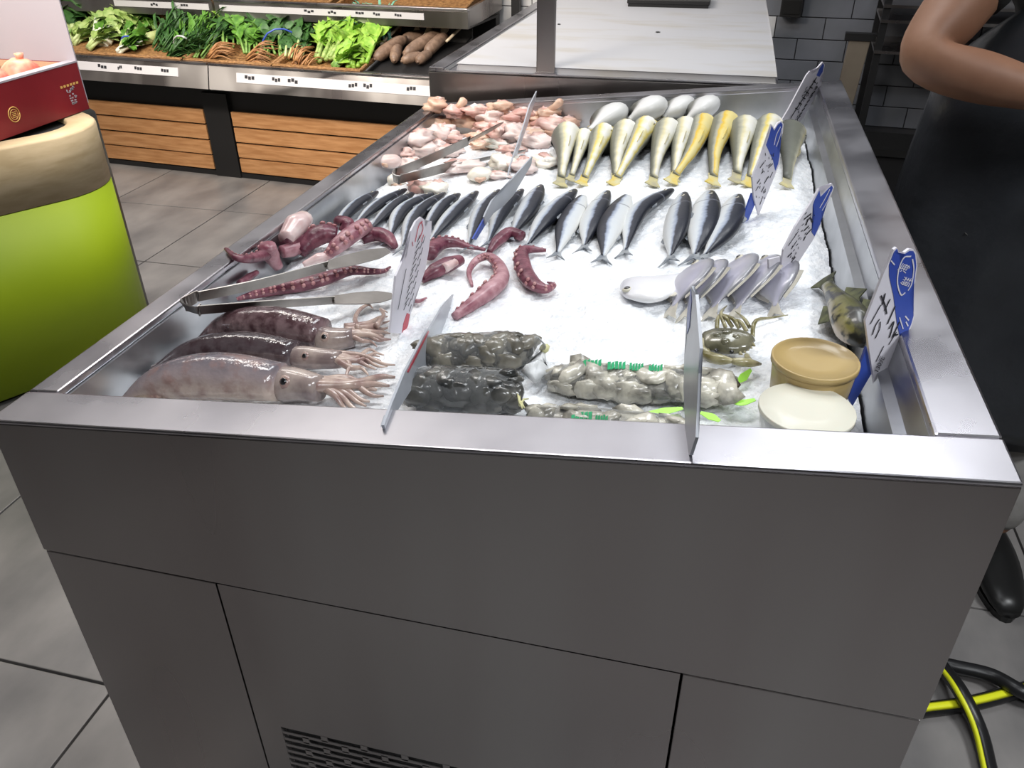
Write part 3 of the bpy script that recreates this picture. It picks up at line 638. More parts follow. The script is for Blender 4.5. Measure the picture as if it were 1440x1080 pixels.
octo('small red hooked octopus tip right of the white sign', [(578, 422), (588, 426), (600, 420)], [3.5, 3.5, 1.5], K['octopink'])
octo('octopus arm whose thin tip hangs over the left rim', [(318, 352), (335, 367), (360, 369), (384, 362)], [2.5, 5, 8, 10], K['octo'], 9, hs=[0.066, 0.045, 0.01, 0.0])
octo('white and pink octopus lump standing at the left wall', [(430, 318), (420, 330), (404, 345)], [13, 17, 11], K['octopale'], hs=[0.02, 0.012, 0.0], name='octopus')
octo('dark purple octopus arm in the middle of the left pile', [(424, 362), (440, 349), (458, 341), (476, 340)], [9, 15, 16, 12], K['octo'], 8, hs=[0.005, 0.012, 0.016, 0.014])
octo('pink octopus arm slanting over the left pile', [(515, 327), (494, 342), (474, 357), (458, 366)], [13, 14, 12, 6], K['octopink'], 8, hs=[0.02, 0.02, 0.012, 0.004])
octo('dark red octopus arm bent under the tong blade', [(510, 343), (530, 338), (546, 341), (556, 350)], [8, 12, 10, 5], K['octo'])
octo('long dark octopus arm with big suckers below the tongs', [(334, 423), (360, 419), (390, 414), (425, 409), (458, 400), (492, 387), (520, 386), (540, 384), (549, 377)], [3, 7, 9, 11, 11, 9, 6, 4, 2], K['octo'], 24, side=1)
octo('short octopus chunk hanging down at the left of the pile', [(378, 356), (384, 370), (393, 382)], [12, 12, 8], K['octopink'], 5)
octo('nearly black octopus piece on the first mackerel tails', [(478, 318), (490, 323), (484, 333)], [9, 10, 8], K['octo'], hs=[0.03, 0.03, 0.02], name='octopus')
octo('thin pink octopus strip beside the tong blade', [(428, 378), (450, 370), (468, 362)], [6, 9, 6], K['octopale'], hs=[0.0, 0.004, 0.006], name='octopus')
octo('dark red octopus lump below the white and pink one', [(404, 352), (420, 346), (438, 340)], [11, 14, 11], K['octo'], 5, hs=[0.014, 0.018, 0.014])
octo('pink octopus flesh lump in the middle of the left pile', [(398, 362), (412, 360), (426, 354)], [10, 12, 10], K['octopink'], hs=[0.006, 0.01, 0.01])
octo('dark shaded octopus scrap against the left wall below the pile', [(338, 402), (352, 394), (362, 386)], [5, 6, 4], K['octo'], name='octopus')

# ------------------------------------------------------------------ squids
def squid(label, mantle, mw, head, hw, eye, arms, m, lift):
    mantle = [(x, y + 13) for x, y in mantle]; head = [(x, y + 13) for x, y in head]
    k = px2m(ice(*mantle[1])); N = 24
    base = cat_rom([ice(*p) for p in mantle], N)
    prof = lerp_list([0.05, 0.22, 0.44, 0.66, 0.84, 0.97, 1.04, 1.06, 1.02, 0.94, 0.84], N)
    R = mw * k
    path = [p + IN * (R * q * 0.82 + lift) for p, q in zip(base, prof)]
    root = thing('squid', label, 'squid', base[N // 2], 'squids at the front left of the ice')
    rings, uvs = [], []
    for i in range(N):
        t, w, l = frame_at(path, i, 0)
        rings.append([path[i] + w * math.cos(a) * R * prof[i] + l * math.sin(a) * R * prof[i] * 0.86 for a in [2 * PI * q / 16 for q in range(16)]])
        uvs += [(i / (N - 1), 0.5 + 0.5 * math.sin(2 * PI * q / 16)) for q in range(16)]
    MB().loft(rings, uvs).build('mantle', m, root)
    for s_ in (1, -1):     # the two tail fins
        f = MB(); q = []
        for i in range(1, 11):
            t, w, l = frame_at(path, i, 0); e = (i - 1) / 9
            ww = R * 0.75 * math.sin(PI * e) ** 0.7
            q.append((path[i] + w * s_ * R * prof[i] * 0.8 + l * 0.003, path[i] + w * s_ * (R * prof[i] * 0.85 + ww) - l * R * prof[i] * 0.55))
        rr = [[a + IN * 0.0015, b2 + IN * 0.001, b2 - IN * 0.001, a - IN * 0.0015] for a, b2 in q]
        f.loft(rr).build('fin', m, root)
    hb = cat_rom([ice(*p) for p in head], 8); hr = hw * k
    hp = [p + IN * (hr * 0.8 + lift) for p in hb]
    hd = MB().tube(hp, [hr * q for q in (0.78, 0.98, 1.04, 1.0, 0.94, 0.88, 0.82, 0.74)], 14, up=IN).build('head', K['squidhead'], root)
    ec = ice(*eye, hr * 0.9 + lift); t, w, l = frame_at(hp, 3, 0)
    dr = (CAMP - ec).normalized(); ax = dr.orthogonal().normalized()
    cN = hp[3] + (w * 0.72 + l * 0.62) * hr * 0.95 if (w.dot(V((0, -1, 0))) > 0) else hp[3] + (-w * 0.72 + l * 0.62) * hr * 0.95
    nn = (cN - hp[3]).normalized(); ax = nn.orthogonal().normalized()
    eo = MB().blob(cN, (hr * 0.40, hr * 0.40, hr * 0.16), 0.05, axes=(ax, nn.cross(ax), nn)).build('eye', K['squidarm'], root)
    MB().blob(cN + nn * hr * 0.06, (hr * 0.26, hr * 0.26, hr * 0.15), 0, axes=(ax, nn.cross(ax), nn), seg=9, rings=5).build('pupil', K['eye'], eo)
    for (pp, r0) in arms:
        n2 = max(10, len(pp) * 4)
        rr = [r0 * k * (1 - 0.8 * i / (n2 - 1)) for i in range(n2)]
        bb = cat_rom([ice(p[0], p[1], p[2] if len(p) > 2 else 0.004) for p in pp], n2)
        MB().tube([p + IN * r * 0.8 for p, r in zip(bb, rr)], rr, 7).build('arm', K['squidarm'], root)
def armset(base, ends, h0=0.018, r=5.5):
    out = []
    for i, e in enumerate(ends):
        b2 = (base[0] + rnd.uniform(-4, 4), base[1] - r * 0.9 + rnd.uniform(-6, 6)); f = rnd.uniform(-7, 7)
        mid_ = ((b2[0] * 0.55 + e[0] * 0.45), (b2[1] * 0.55 + e[1] * 0.45) + f)
        m2 = ((b2[0] * 0.2 + e[0] * 0.8), (b2[1] * 0.2 + e[1] * 0.8) - f * 0.6)
        out.append(([(b2[0] - 8, b2[1], h0), (mid_[0], mid_[1], h0 * 0.7), (m2[0], m2[1], 0.005), (e[0], e[1], 0.003)], r * rnd.uniform(0.75, 1.15)))
    return out
squid('mottled pink squid lying furthest back, just below the tongs', [(268, 474), (320, 462), (385, 466), (458, 474)], 28, [(448, 475), (470, 477), (500, 474)], 17, (483, 472),
      armset((494, 475), [(540, 474), (535, 466), (548, 452), (545, 462), (549, 470), (540, 480), (530, 488), (545, 446), (550, 478)]) + [([(505, 466, .02), (500, 452, .012), (506, 438, .01), (518, 430, .008), (524, 434, .006)], 5), ([(530, 462, .014), (540, 446, .012), (535, 436, .010), (545, 440, .006)], 4.5)], K['squid0'], 0.0)
squid('darkest squid, glossy purple black, between the other two', [(208, 514), (270, 500), (345, 499), (420, 504)], 25, [(412, 504), (445, 506), (482, 508)], 16, (448, 505),
      armset((470, 509), [(522, 512), (534, 502), (530, 496), (536, 508), (545, 516), (556, 514), (528, 520), (540, 500), (518, 528)]) + [([(480, 510, .012), (492, 514, .014), (488, 528, .012), (490, 540, .006)], 4.5)], K['squid1'], 0.004)
squid('palest large squid, beige, lying along the front rim', [(164, 562), (225, 552), (310, 547), (402, 551)], 35, [(392, 549), (422, 550), (456, 556)], 24, (417, 540),
      armset((452, 553), [(520, 566), (505, 578), (530, 550), (548, 544), (556, 532), (490, 580), (540, 558), (530, 538), (515, 572), (500, 560)], 0.022, 9), K['squid2'], 0.006)

# ------------------------------------------------------------------ raw meat pieces behind the tongs
def meat(label, c, rx, ry, m, h=0.0, ang=0, amp=0.36, seed=0, bone=None, name='meat_piece'):
    rx *= 1.3; ry *= 1.3
    p = ice(*c); k = px2m(p); a = math.radians(ang)
    ax, ay = V((math.cos(a), math.sin(a), 0)), V((-math.sin(a), math.cos(a), 0))
    rz = min(rx, ry) * k * 0.62
    q = ice_in(c[0], c[1], rz * 0.55 + h, min(rx, ry) * k * 0.35)
    root = thing(name, label, 'meat', p, 'raw meat pieces on the ice')
    MB().blob(q, (rx * k, ry * k * 1.15, rz), amp, 1.7, seed, 16, 11, (ax, ay, V((0, 0, 1)))).build('flesh', K[m], root)
    f2 = rnd.uniform(-0.8, 0.8)
    MB().blob(q + ax * rx * k * 0.35 * f2 + ay * ry * k * 0.5 + V((0, 0, rz * 0.4)), (rx * k * 0.55, ry * k * 0.6, rz * 0.7), amp, 2.2, seed + 50, 12, 8, (ax, ay, V((0, 0, 1)))).build('skin_flap', K['meat0' if m != 'meat0' else 'meat2'], root)
    if bone:
        e = ice(bone[0], bone[1], h + rz * 1.2 + (bone[2] if len(bone) > 2 else 0.02))
        MB().tube([q, q.lerp(e, 0.6), e, e + (e - q).normalized() * 0.006], [ry * k * 0.6, ry * k * 0.42, ry * k * 0.5, ry * k * 0.3], 9).build('knuckle', K['meat1'], root)
def mp(x, y): return (520 + x / 4.235, 60 + y / 4.235)
MEAT = [
    ('brownish round meat lump in the back left corner of the well', (400, 375), 11, 10, 'meat1', .052, 0, None), ('drumstick with its knuckle up in the back left corner', (510, 415), 10, 9, 'meat0', .046, 30, (560, 345, .016)),
    ('beige lump at the left wall behind the pale slab', (425, 478), 13, 8, 'meat1', .012, 10, None), ('pale pink slab against the left wall of the well', (285, 570), 17, 12, 'meat2', .004, 30, None),
    ('white frosted lump right of the pale slab', (400, 540), 17, 13, 'meat2', .010, 0, None), ('lower pale lump in front of the left slab', (300, 635), 20, 12, 'meat2', .0, 15, None),
    ('folded beige skin piece behind the upper tong arm', (590, 470), 20, 10, 'meat1', .014, -5, None), ('pink lump touching the back wall near the left', (650, 405), 13, 8, 'meat0', .034, 10, None),
    ('smooth lilac pink lump above the tong blade', (742, 440), 14, 11, 'meat2', .020, 20, None), ('beige lump at the back wall above the lilac one', (785, 385), 13, 8, 'meat1', .034, 0, None),
    ('reddish piece at the back wall left of the thin sign', (850, 450), 14, 10, 'meat0', .026, 0, None), ('small piece at the back wall by the ice edge', (905, 425), 12, 9, 'meat0', .026, 0, None),
    ('upright pale drumstick end near the back wall', (1060, 420), 12, 8, 'meat1', .034, 20, (1135, 352, .022)), ('orange tinted piece right of the thin sign', (985, 450), 12, 9, 'meat1', .016, 0, None),
    ('lumpy pink piece below the upright drumstick end', (1075, 490), 17, 12, 'meat0', .010, 0, None), ('brown piece at the right end of the meat pile', (1180, 478), 11, 9, 'meat4', .008, 10, None),
    ('ragged pink strip below the brown piece', (1110, 530), 14, 8, 'meat1', .0, 0, None), ('pink piece under the tip of the tong blade', (800, 520), 20, 12, 'meat0', .006, 0, None),
    ('pale piece crossed by the thin sign', (890, 545), 17, 12, 'meat2', .004, 10, None), ('piece right of the thin sign in the middle of the pile', (990, 585), 18, 11, 'meat2', .002, 0, None),
    ('pale pink piece beside the first croaker', (960, 540), 13, 9, 'meat1', .006, 0, None), ('small cream piece behind the middle of the tongs', (750, 605), 14, 7, 'meat3', .0, -10, None),
    ('beige wing piece left of the small cream piece', (670, 610), 15, 6, 'meat1', .0, -8, None), ('white piece between the two tong arms', (480, 645), 15, 9, 'meat2', .0, 30, None),
    ('pink piece behind the upper tong arm', (480, 560), 13, 9, 'meat0', .004, 0, None), ('long pale wing lying on the lower tong arm', (545, 735), 24, 9, 'meat2', .006, 28, None),
    ('yellowish piece tucked under the lower tong arm', (330, 860), 22, 9, 'meat0', .0, -12, None), ('cream chunk right of the tong hinge', (395, 865), 15, 10, 'meat3', .004, -10, None),
    ('rounded cream piece beside the lower tong tip', (795, 715), 15, 12, 'meat3', .006, 0, None), ('cut cream piece under the first croaker tail', (1035, 705), 16, 10, 'meat3', .0, -15, None),
    ('pale piece behind the grey leaning sign', (915, 735), 14, 12, 'meat2', .0, 0, None), ('pale piece in front of the white frosted lump', (390, 610), 12, 8, 'meat2', .0, 0, None),
    ('pink lump in the second layer beside the corner drumstick', (690, 500), 15, 9, 'meat0', .012, 0, None), ('small pink scrap between the white oval and the pale slab', (215, 655), 9, 7, 'meat0', .0, 20, None), ('pale lump right behind the tong hinge', (240, 720), 13, 8, 'meat2', .0, 10, None),
    ('beige scrap on the ice below the tong blade', (640, 555), 13, 7, 'meat1', .0, 0, None), ('flat pink piece between the cream pieces and the thin sign', (850, 640), 15, 8, 'meat0', .0, 5, None),
    ('pale strip of meat in front of the round cream piece', (770, 790), 14, 6, 'meat2', .0, 0, None), ('reddish lump just left of the upright drumstick end', (940, 480), 11, 9, 'meat4', .010, 0, None),
    ('wrinkled pink lump at the middle of the back row', (760, 490), 14, 9, 'meat1', .010, 0, None)]
for i, (lab, c, rx, ry, m, h, ang, bone) in enumerate(MEAT):
    meat(lab, mp(*c), rx, ry, m, h, ang, seed=i + 1, bone=(*mp(bone[0], bone[1]), *bone[2:]) if bone else None)
for i, (lab, c, rx, ry, ang) in enumerate([('smooth white oval piece at the left wall, apart from the pile', (115, 705), 18, 13, 25), ('smooth white oval piece in the middle above the mackerels', (655, 785), 18, 15, 35), ('white round piece beneath the tong hinge', (160, 825), 14, 11, 0)]):
    p = ice(*mp(*c)); k = px2m(p); a = math.radians(ang)
    rt = thing('white_meat_piece', lab, 'meat', p, 'raw meat pieces on the ice')
    MB().blob(ice_in(*mp(*c), 0.008, 0.010), (rx * k, ry * k * 1.1, 0.016), 0.07, 1.5, i, 16, 10, (V((math.cos(a), math.sin(a), 0)), V((-math.sin(a), math.cos(a), 0)), V((0, 0, 1)))).build('flesh', K['meat3' if i else 'meat2'], rt)
    MB().tube([ice_in(*mp(c[0] - rx * 2, c[1] + ry * 1.5), 0.006, .01), ice_in(*mp(c[0], c[1] + ry * 2.4), 0.004, .01), ice_in(*mp(c[0] + rx * 2, c[1] + ry * 1.5), 0.006, .01)], [0.004, 0.006, 0.003], 7).build('ragged_edge', K['meat1'], rt)

# ------------------------------------------------------------------ tongs
def ribbon(mb, pts, widths, th, wide, N=20):
    """flat bar along pts; wide(i) gives the direction of its width"""
    P = cat_rom(pts, N); ws = lerp_list(widths, N); rings = []
    for i, p in enumerate(P):
        t = (P[min(i + 1, N - 1)] - P[max(i - 1, 0)]).normalized()
        w = V(wide); w = (w - t * w.dot(t)).normalized(); n = t.cross(w)
        a, b2 = w * ws[i] / 2, n * th / 2
        rings.append([p - a - b2, p + a - b2, p + a + b2, p - a + b2])
    o = len(mb.f); mb.loft(rings)
    for i in range(o, len(mb.f)): mb.smooth[i] = False
    return mb
def tongs(label, hinge, up_arm, up_h, lo_arm, lo_h, w_hinge, w_tip, wide_a, wide_t):
    h0 = ice(*hinge, up_h[0])
    rt = thing('tongs', label, 'tongs', ice(*hinge), 'steel tongs in the display')
    A = [ice(*p, h) for p, h in zip(up_arm, up_h)]; B = [ice(*p, h) for p, h in zip(lo_arm, lo_h)]
    wa = (A[0] - A[1]).normalized()
    mid_ = (A[0] + B[0]) / 2 + (wa + (B[0] - B[1]).normalized()) * 0.5 * (A[0] - B[0]).length * 0.62
    ribbon(MB(), [A[0] - wa * 0.004, A[0] + wa * 0.004, mid_, B[0] + wa * 0.003, B[0] - wa * 0.004], [w_hinge] * 5, 0.0016, wide_a, 22).build('spring_hinge', K['tong'], rt)
    for P, nm in ((A, 'arm'), (B, 'arm')):
        n = len(P)
        ribbon(MB(), P[:n - 1], [w_hinge, w_hinge * 0.95], 0.0016, wide_a).build(nm, K['tong'], rt)
        ribbon(MB(), [P[n - 2].lerp(P[n - 1], -0.04)] + [P[n - 2].lerp(P[n - 1], e) for e in (0.35, 0.75, 1)], [w_hinge * 0.95, w_tip, w_tip, w_tip * 0.45], 0.0016, wide_t).build('blade', K['tong'], rt)
tongs('steel tongs lying on the pink meat, open to the right', (555, 250), [(557, 243), (610, 221), (660, 198), (706, 174)], [.045, .045, .045, .042], [(562, 252), (600, 243), (640, 232), (738, 212)], [.035, .03, .016, .010], 0.026, 0.034, (0.15, -0.5, 0.85), (0.4, -0.75, 0.5))
tongs('steel tongs with a looped hinge lying over the octopus and squids', (270, 425), [(279, 417), (370, 398), (460, 374), (546, 352)], [.066, .056, .044, .03], [(279, 436), (380, 428), (470, 422), (552, 416)], [.058, .040, .024, .01], 0.024, 0.034, (0.1, -0.55, 0.8), (-0.25, 0.95, 0.1))

# ------------------------------------------------------------------ bags
def bag(name, label, ends, hw, squash, contents, group, filmm, seed, cname):
    """ends: two points of the photograph (left and right end of the bag)"""
    a, c = ice(*ends[0]), ice(*ends[1]); k = px2m((a + c) / 2); R = hw * k; L = (c - a).length
    t = (c - a).normalized(); s_ = t.cross(IN).normalized(); N = 16
    rt = thing(name, label, 'bag', (a + c) / 2, group)
    rings = []
    for i in range(N):
        f = i / (N - 1); e = min(1, (1 - abs(2 * f - 1) ** 5)) ** 0.5 * 0.82 + 0.18; p = a.lerp(c, f) + IN * R * squash * 0.9
        rings.append([p + (s_ * math.cos(q) * R * 1.03 + IN * math.sin(q) * R * squash * 1.03) * e * (1 + 0.07 * noise.noise(V((f * 9 + seed, math.cos(q) * 1.6, math.sin(q) * 1.6)))) for q in [2 * PI * j / 18 for j in range(18)]])
    MB().loft(rings).build('plastic_film', filmm, rt)
    return rt, a, c, R, t, s_
def fill(rt, a, c, R, squash, t, s_, n, size, m, seed, nm, as_stuff):
    r2 = random.Random(seed); mb = MB()
    core = MB().tube([a.lerp(c, f) + IN * R * squash * 0.86 for f in (0.04, 0.15, 0.5, 0.85, 0.96)], [R * 0.5, R * 0.78, R * 0.8, R * 0.78, R * 0.5], 12, up=IN, squash=squash)
    core.build('packed_core', m, rt)
    for i in range(n):
        f = (i + r2.random()) / n * 0.92 + 0.04; q = r2.uniform(-0.6, PI + 0.6)
        e = 0.84 * (1 if 0.12 < f < 0.88 else 0.7)
        p = a.lerp(c, f) + IN * R * squash * 0.88 + (s_ * math.cos(q) + IN * math.sin(q) * squash) * R * e
        nn = (s_ * math.cos(q) + IN * math.sin(q)).normalized(); g = t * r2.uniform(-1, 1) + s_ * r2.uniform(-1, 1)
        ax = (g - nn * g.dot(nn)).normalized()
        z = size * r2.uniform(0.75, 1.25)
        one = mb if as_stuff else MB()
        one.blob(p, (z, z * 0.72, z * 0.34), 0.14 if as_stuff else 0.3, 2, i + seed, 9, 6, (ax, nn.cross(ax), nn))
        if not as_stuff: one.build(nm, m, rt)
    if as_stuff: stuff(mb.build(nm, m, rt))
BG = 'plastic bags of shellfish on the ice'
rt, a, c, R, t, s_ = bag('clam_bag', 'clear bag of dark olive clams, tied with a yellow knot, further back', ((592, 515), (752, 511)), 33, 0.72, None, BG, K['film'], 1, 'clam')
fill(rt, a, c, R, 0.72, t, s_, 60, 0.017, K['clam2'], 3, 'clams', True)
nk = ice(766, 490, 0.02)
MB().tube([c + IN * R * 0.6 - t * 0.01, c.lerp(nk, 0.5) + IN * 0.02, nk], [R * 0.55, 0.010, 0.005], 10).build('neck', K['film'], rt)
MB().blob(nk, (0.007, 0.007, 0.006), 0.2, 3, 1).build('knot', K['tie'], rt)
MB().loft([[ice(762, 492, .018), ice(764, 494, .018), ice(766, 494, .016), ice(764, 490, .016)], [ice(740, 512, .024), ice(752, 530, .02), ice(770, 515, .016), ice(760, 505, .02)], [ice(732, 522, .02), ice(752, 540, .012), ice(776, 526, .008), ice(762, 510, .012)]]).build('loose_end', K['filmpale'], rt)
rt, a, c, R, t, s_ = bag('clam_bag', 'clear bag of black clams against the front rim', ((575, 565), (738, 575)), 39, 0.74, None, BG, K['film'], 2, 'clam')
fill(rt, a, c, R, 0.74, t, s_, 60, 0.017, K['clam'], 5, 'clams', True)
for i in range(7):
    e = ice(736 + rnd.uniform(-9, 8), 566 + rnd.uniform(-14, 10), 0.03 + rnd.uniform(0, .012)); o_ = ice(731, 570, 0.034)
    if i == 0: tt = MB()
    tt.tube([o_, o_.lerp(e, 0.5) + IN * 0.004, e], [0.0016, 0.0014, 0.0008], 5)
tt.build('frayed_tie', K['tie'], rt)
rt, a, c, R, t, s_ = bag('oyster_bag', 'long clear bag of shucked oysters with green print', ((768, 543), (1030, 562)), 31, 0.6, None, BG, K['film'], 3, 'oyster')
fill(rt, a, c, R, 0.6, t, s_, 44, 0.019, K['oyster'], 8, 'oyster', False)
def prints(rt, path, wd, seed, lift):
    g2 = MB(); r2 = random.Random(seed)
    for (x, y, w2, h2) in path:
        for q in range(5):
            cx, cy = x + (q - 2) * w2 / 5, y + r2.uniform(-1, 1)
            poly_prism(g2, [ice(cx - w2 / 11, cy + h2 / 2, lift), ice(cx + w2 / 13, cy + h2 / 2 * r2.uniform(0.6, 1), lift), ice(cx + w2 / 11, cy - h2 / 2, lift), ice(cx - w2 / 13, cy - h2 / 2 * r2.uniform(0.5, 1), lift)], IN, 0.0006)
    g2.build('green_print', K['print'], rt)
prints(rt, [(833, 511, 26, 11), (867, 513, 26, 11), (895, 515, 20, 10), (922, 517, 20, 10)], 0, 4, R * 1.30)
rt, a, c, R, t, s_ = bag('oyster_bag', 'clear oyster bag with green print half hidden by the front rim', ((742, 592), (962, 612)), 24, 0.55, None, BG, K['film'], 4, 'oyster')
fill(rt, a, c, R, 0.55, t, s_, 26, 0.016, K['oyster'], 11, 'oyster', False)
prints(rt, [(818, 584, 30, 12), (846, 588, 18, 9)], 0, 9, R * 1.2)
for lab, pts in (('bright green band lying right of the oyster bag', [(1022, 556), (1040, 566), (1062, 562)]), ('bright green band on the ice behind the oyster bag end', [(1036, 538), (1046, 530), (1056, 520)]), ('bright green band on the ice near the front rim', [(905, 582), (935, 578), (960, 574)]), ('bright green band right of the bluish sign near the rim', [(985, 580), (1000, 586), (1012, 592)])):
    tag(ribbon(MB(), [ice(*p, 0.012) for p in pts], [0.004, 0.011, 0.004], 0.001, (0.3, 1, 0.2), 12).build('plastic_band', K['lime']), lab, 'band', 'bright green bands')

# ------------------------------------------------------------------ crab
cc = ice(1022, 480, 0.018); k = px2m(cc)
crab = thing('crab', 'small dark olive crab resting on the ice below the pomfrets', 'crab', ice(1022, 482))
ax_, ay_ = V((0.97, -0.12, 0.1)).normalized(), V((0.1, 0.95, 0.25)).normalized(); az_ = ax_.cross(ay_)
rings = []
for i in range(9):
    f = i / 8; yy = (f - 0.5) * 2; wv = 36 * k * max(0.04, (1 - abs(yy) ** 2.6)) ** 0.5 * (1 + 0.08 * (yy > 0)); 
    rings.append([cc + ay_ * yy * 0.024 + ax_ * math.cos(q) * wv + az_ * (math.sin(q) * (0.011 if math.sin(q) > 0 else 0.008) * (1 - abs(yy) ** 2.5 + 0.05) ** 0.6) for q in [2 * PI * j / 18 for j in range(18)]])
MB().loft(rings).build('carapace', K['crab'], crab)
sp_ = MB()
for e in (-1, 1):
    for q in range(5):
        o_ = cc + ax_ * e * 36 * k * (0.98 - 0.10 * q) + ay_ * (-0.002 - 0.0045 * q)
        sp_.tube([o_, o_ + ax_ * e * 0.004 - ay_ * 0.003], [0.003, 0.0006], 6)
sp_.build('shell_spines', K['crableg'], crab)
bm_ = MB()
for (bx_, by_, br_) in ((0, 0.006, 0.010), (-0.012, 0.0, 0.007), (0.012, 0.0, 0.007), (0, -0.010, 0.008)):
    bm_.blob(cc + ax_ * bx_ + ay_ * by_ + az_ * 0.007, (br_, br_ * 0.8, 0.006), 0.1, axes=(ax_, ay_, az_))
bm_.build('shell_bumps', K['crab'], crab)
for pp, r in [([(1000, 500, .018), (986, 490, .020), (988, 476, .024)], 6), ([(988, 498, .018), (1008, 505, .020), (1034, 508, .020)], 8), ([(1030, 508, .020), (1050, 510, .018), (1070, 512, .012)], 6.5)]:
    MB().tube(cat_rom([ice(*p) for p in pp], 9), [q * k for q in lerp_list([r * 0.7, r, r * 0.9, r * 0.3], 9)], 9).build('claw', K['crableg'], crab)
MB().tube(cat_rom([ice(*p) for p in [(1050, 500, .012), (1054, 508, .014), (1066, 512, .01)]], 8), [q * k for q in lerp_list([4, 5, 2], 8)], 8).build('claw', K['crableg'], crab)
for pp in [[(1058, 478, .014), (1062, 452, .03), (1085, 447, .016), (1108, 443, .006)], [(1050, 466, .02), (1040, 452, .028), (1024, 448, .02)], [(1040, 462, .02), (1030, 448, .03), (1012, 440, .02)], [(1030, 460, .02), (1018, 445, .028), (1004, 452, .012)],
           [(1020, 460, .02), (1014, 440, .026), (1022, 430, .01)], [(1008, 462, .02), (1010, 446, .024), (1018, 436, .008)], [(1054, 460, .02), (1046, 448, .022), (1034, 438, .01)]]:
    MB().tube(cat_rom([ice(*p) for p in pp], 12), [q * k for q in lerp_list([3.2, 3.2, 2, 0.8], 12)], 6).build('leg', K['crableg'], crab)
for e in (-1, 1):
    MB().blob(cc - ay_ * 0.024 + ax_ * e * 0.010 + az_ * 0.004, 0.003, 0).build('eye', K['eye'], crab)

# ------------------------------------------------------------------ tubs
def tub(name, label, c_px, rpx, h, body_m, lid_m, lift, inner=None, sunk=0.03):
    zc = on_plane(c_px[0], c_px[1], (0, 0, I0 + lift), (-IS, 0, 1)); r = rpx * px2m(zc)
    base = V((zc.x, zc.y, zc.z - h)); rt = thing(name, label, 'tub', base, 'round plastic tubs')
    MB().lathe(base, [(r * 0.82, 0), (r * 0.86, 0.002), (r * 0.955, h * 0.86), (r * 0.955, h * 0.875), (r * 0.90, h * 0.87), (r * 0.80, 0.004), (r * 0.4, 0.004)], 40).build('body', body_m, rt)
    if inner: MB().lathe(base, [(r * 0.2, 0.006), (r * 0.79, 0.006), (r * 0.88, h * 0.72), (r * 0.2, h * 0.74)], 36).build('contents', inner, rt)
    MB().lathe(base, [(r * 0.95, h * 0.88), (r * 1.0, h * 0.89), (r * 1.0, h * 0.985), (r * 0.985, h), (r * 0.95, h), (r * 0.93, h * (1 - sunk)), (r * 0.5, h * (1 - sunk * 0.9)), (r * 0.01, h * (1 - sunk * 0.85))], 44).build('lid', lid_m, rt)
    return rt
tub('tan_tub', 'round tan tub with a sunken lid, behind the cream tub', (1147, 503), 60, 0.066, K['tan'], K['tan'], 0.060, sunk=0.035)
tub('cream_tub', 'round translucent tub with a cream lid, closest to the front rim', (1135, 573), 66, 0.05, K['glassy'], K['cream'], 0.044, K['cream'], -0.02)
ltab = tag(poly_prism(MB(), [ice(1092, 508, .045), ice(1108, 494, .05), ice(1098, 545, .02), ice(1082, 552, .014)], V((-0.5, -0.6, 0.6)), 0.001).build('plastic_sheet', K['filmpale']), 'milky plastic sheet propped on the left side of the tan tub', 'sheet')

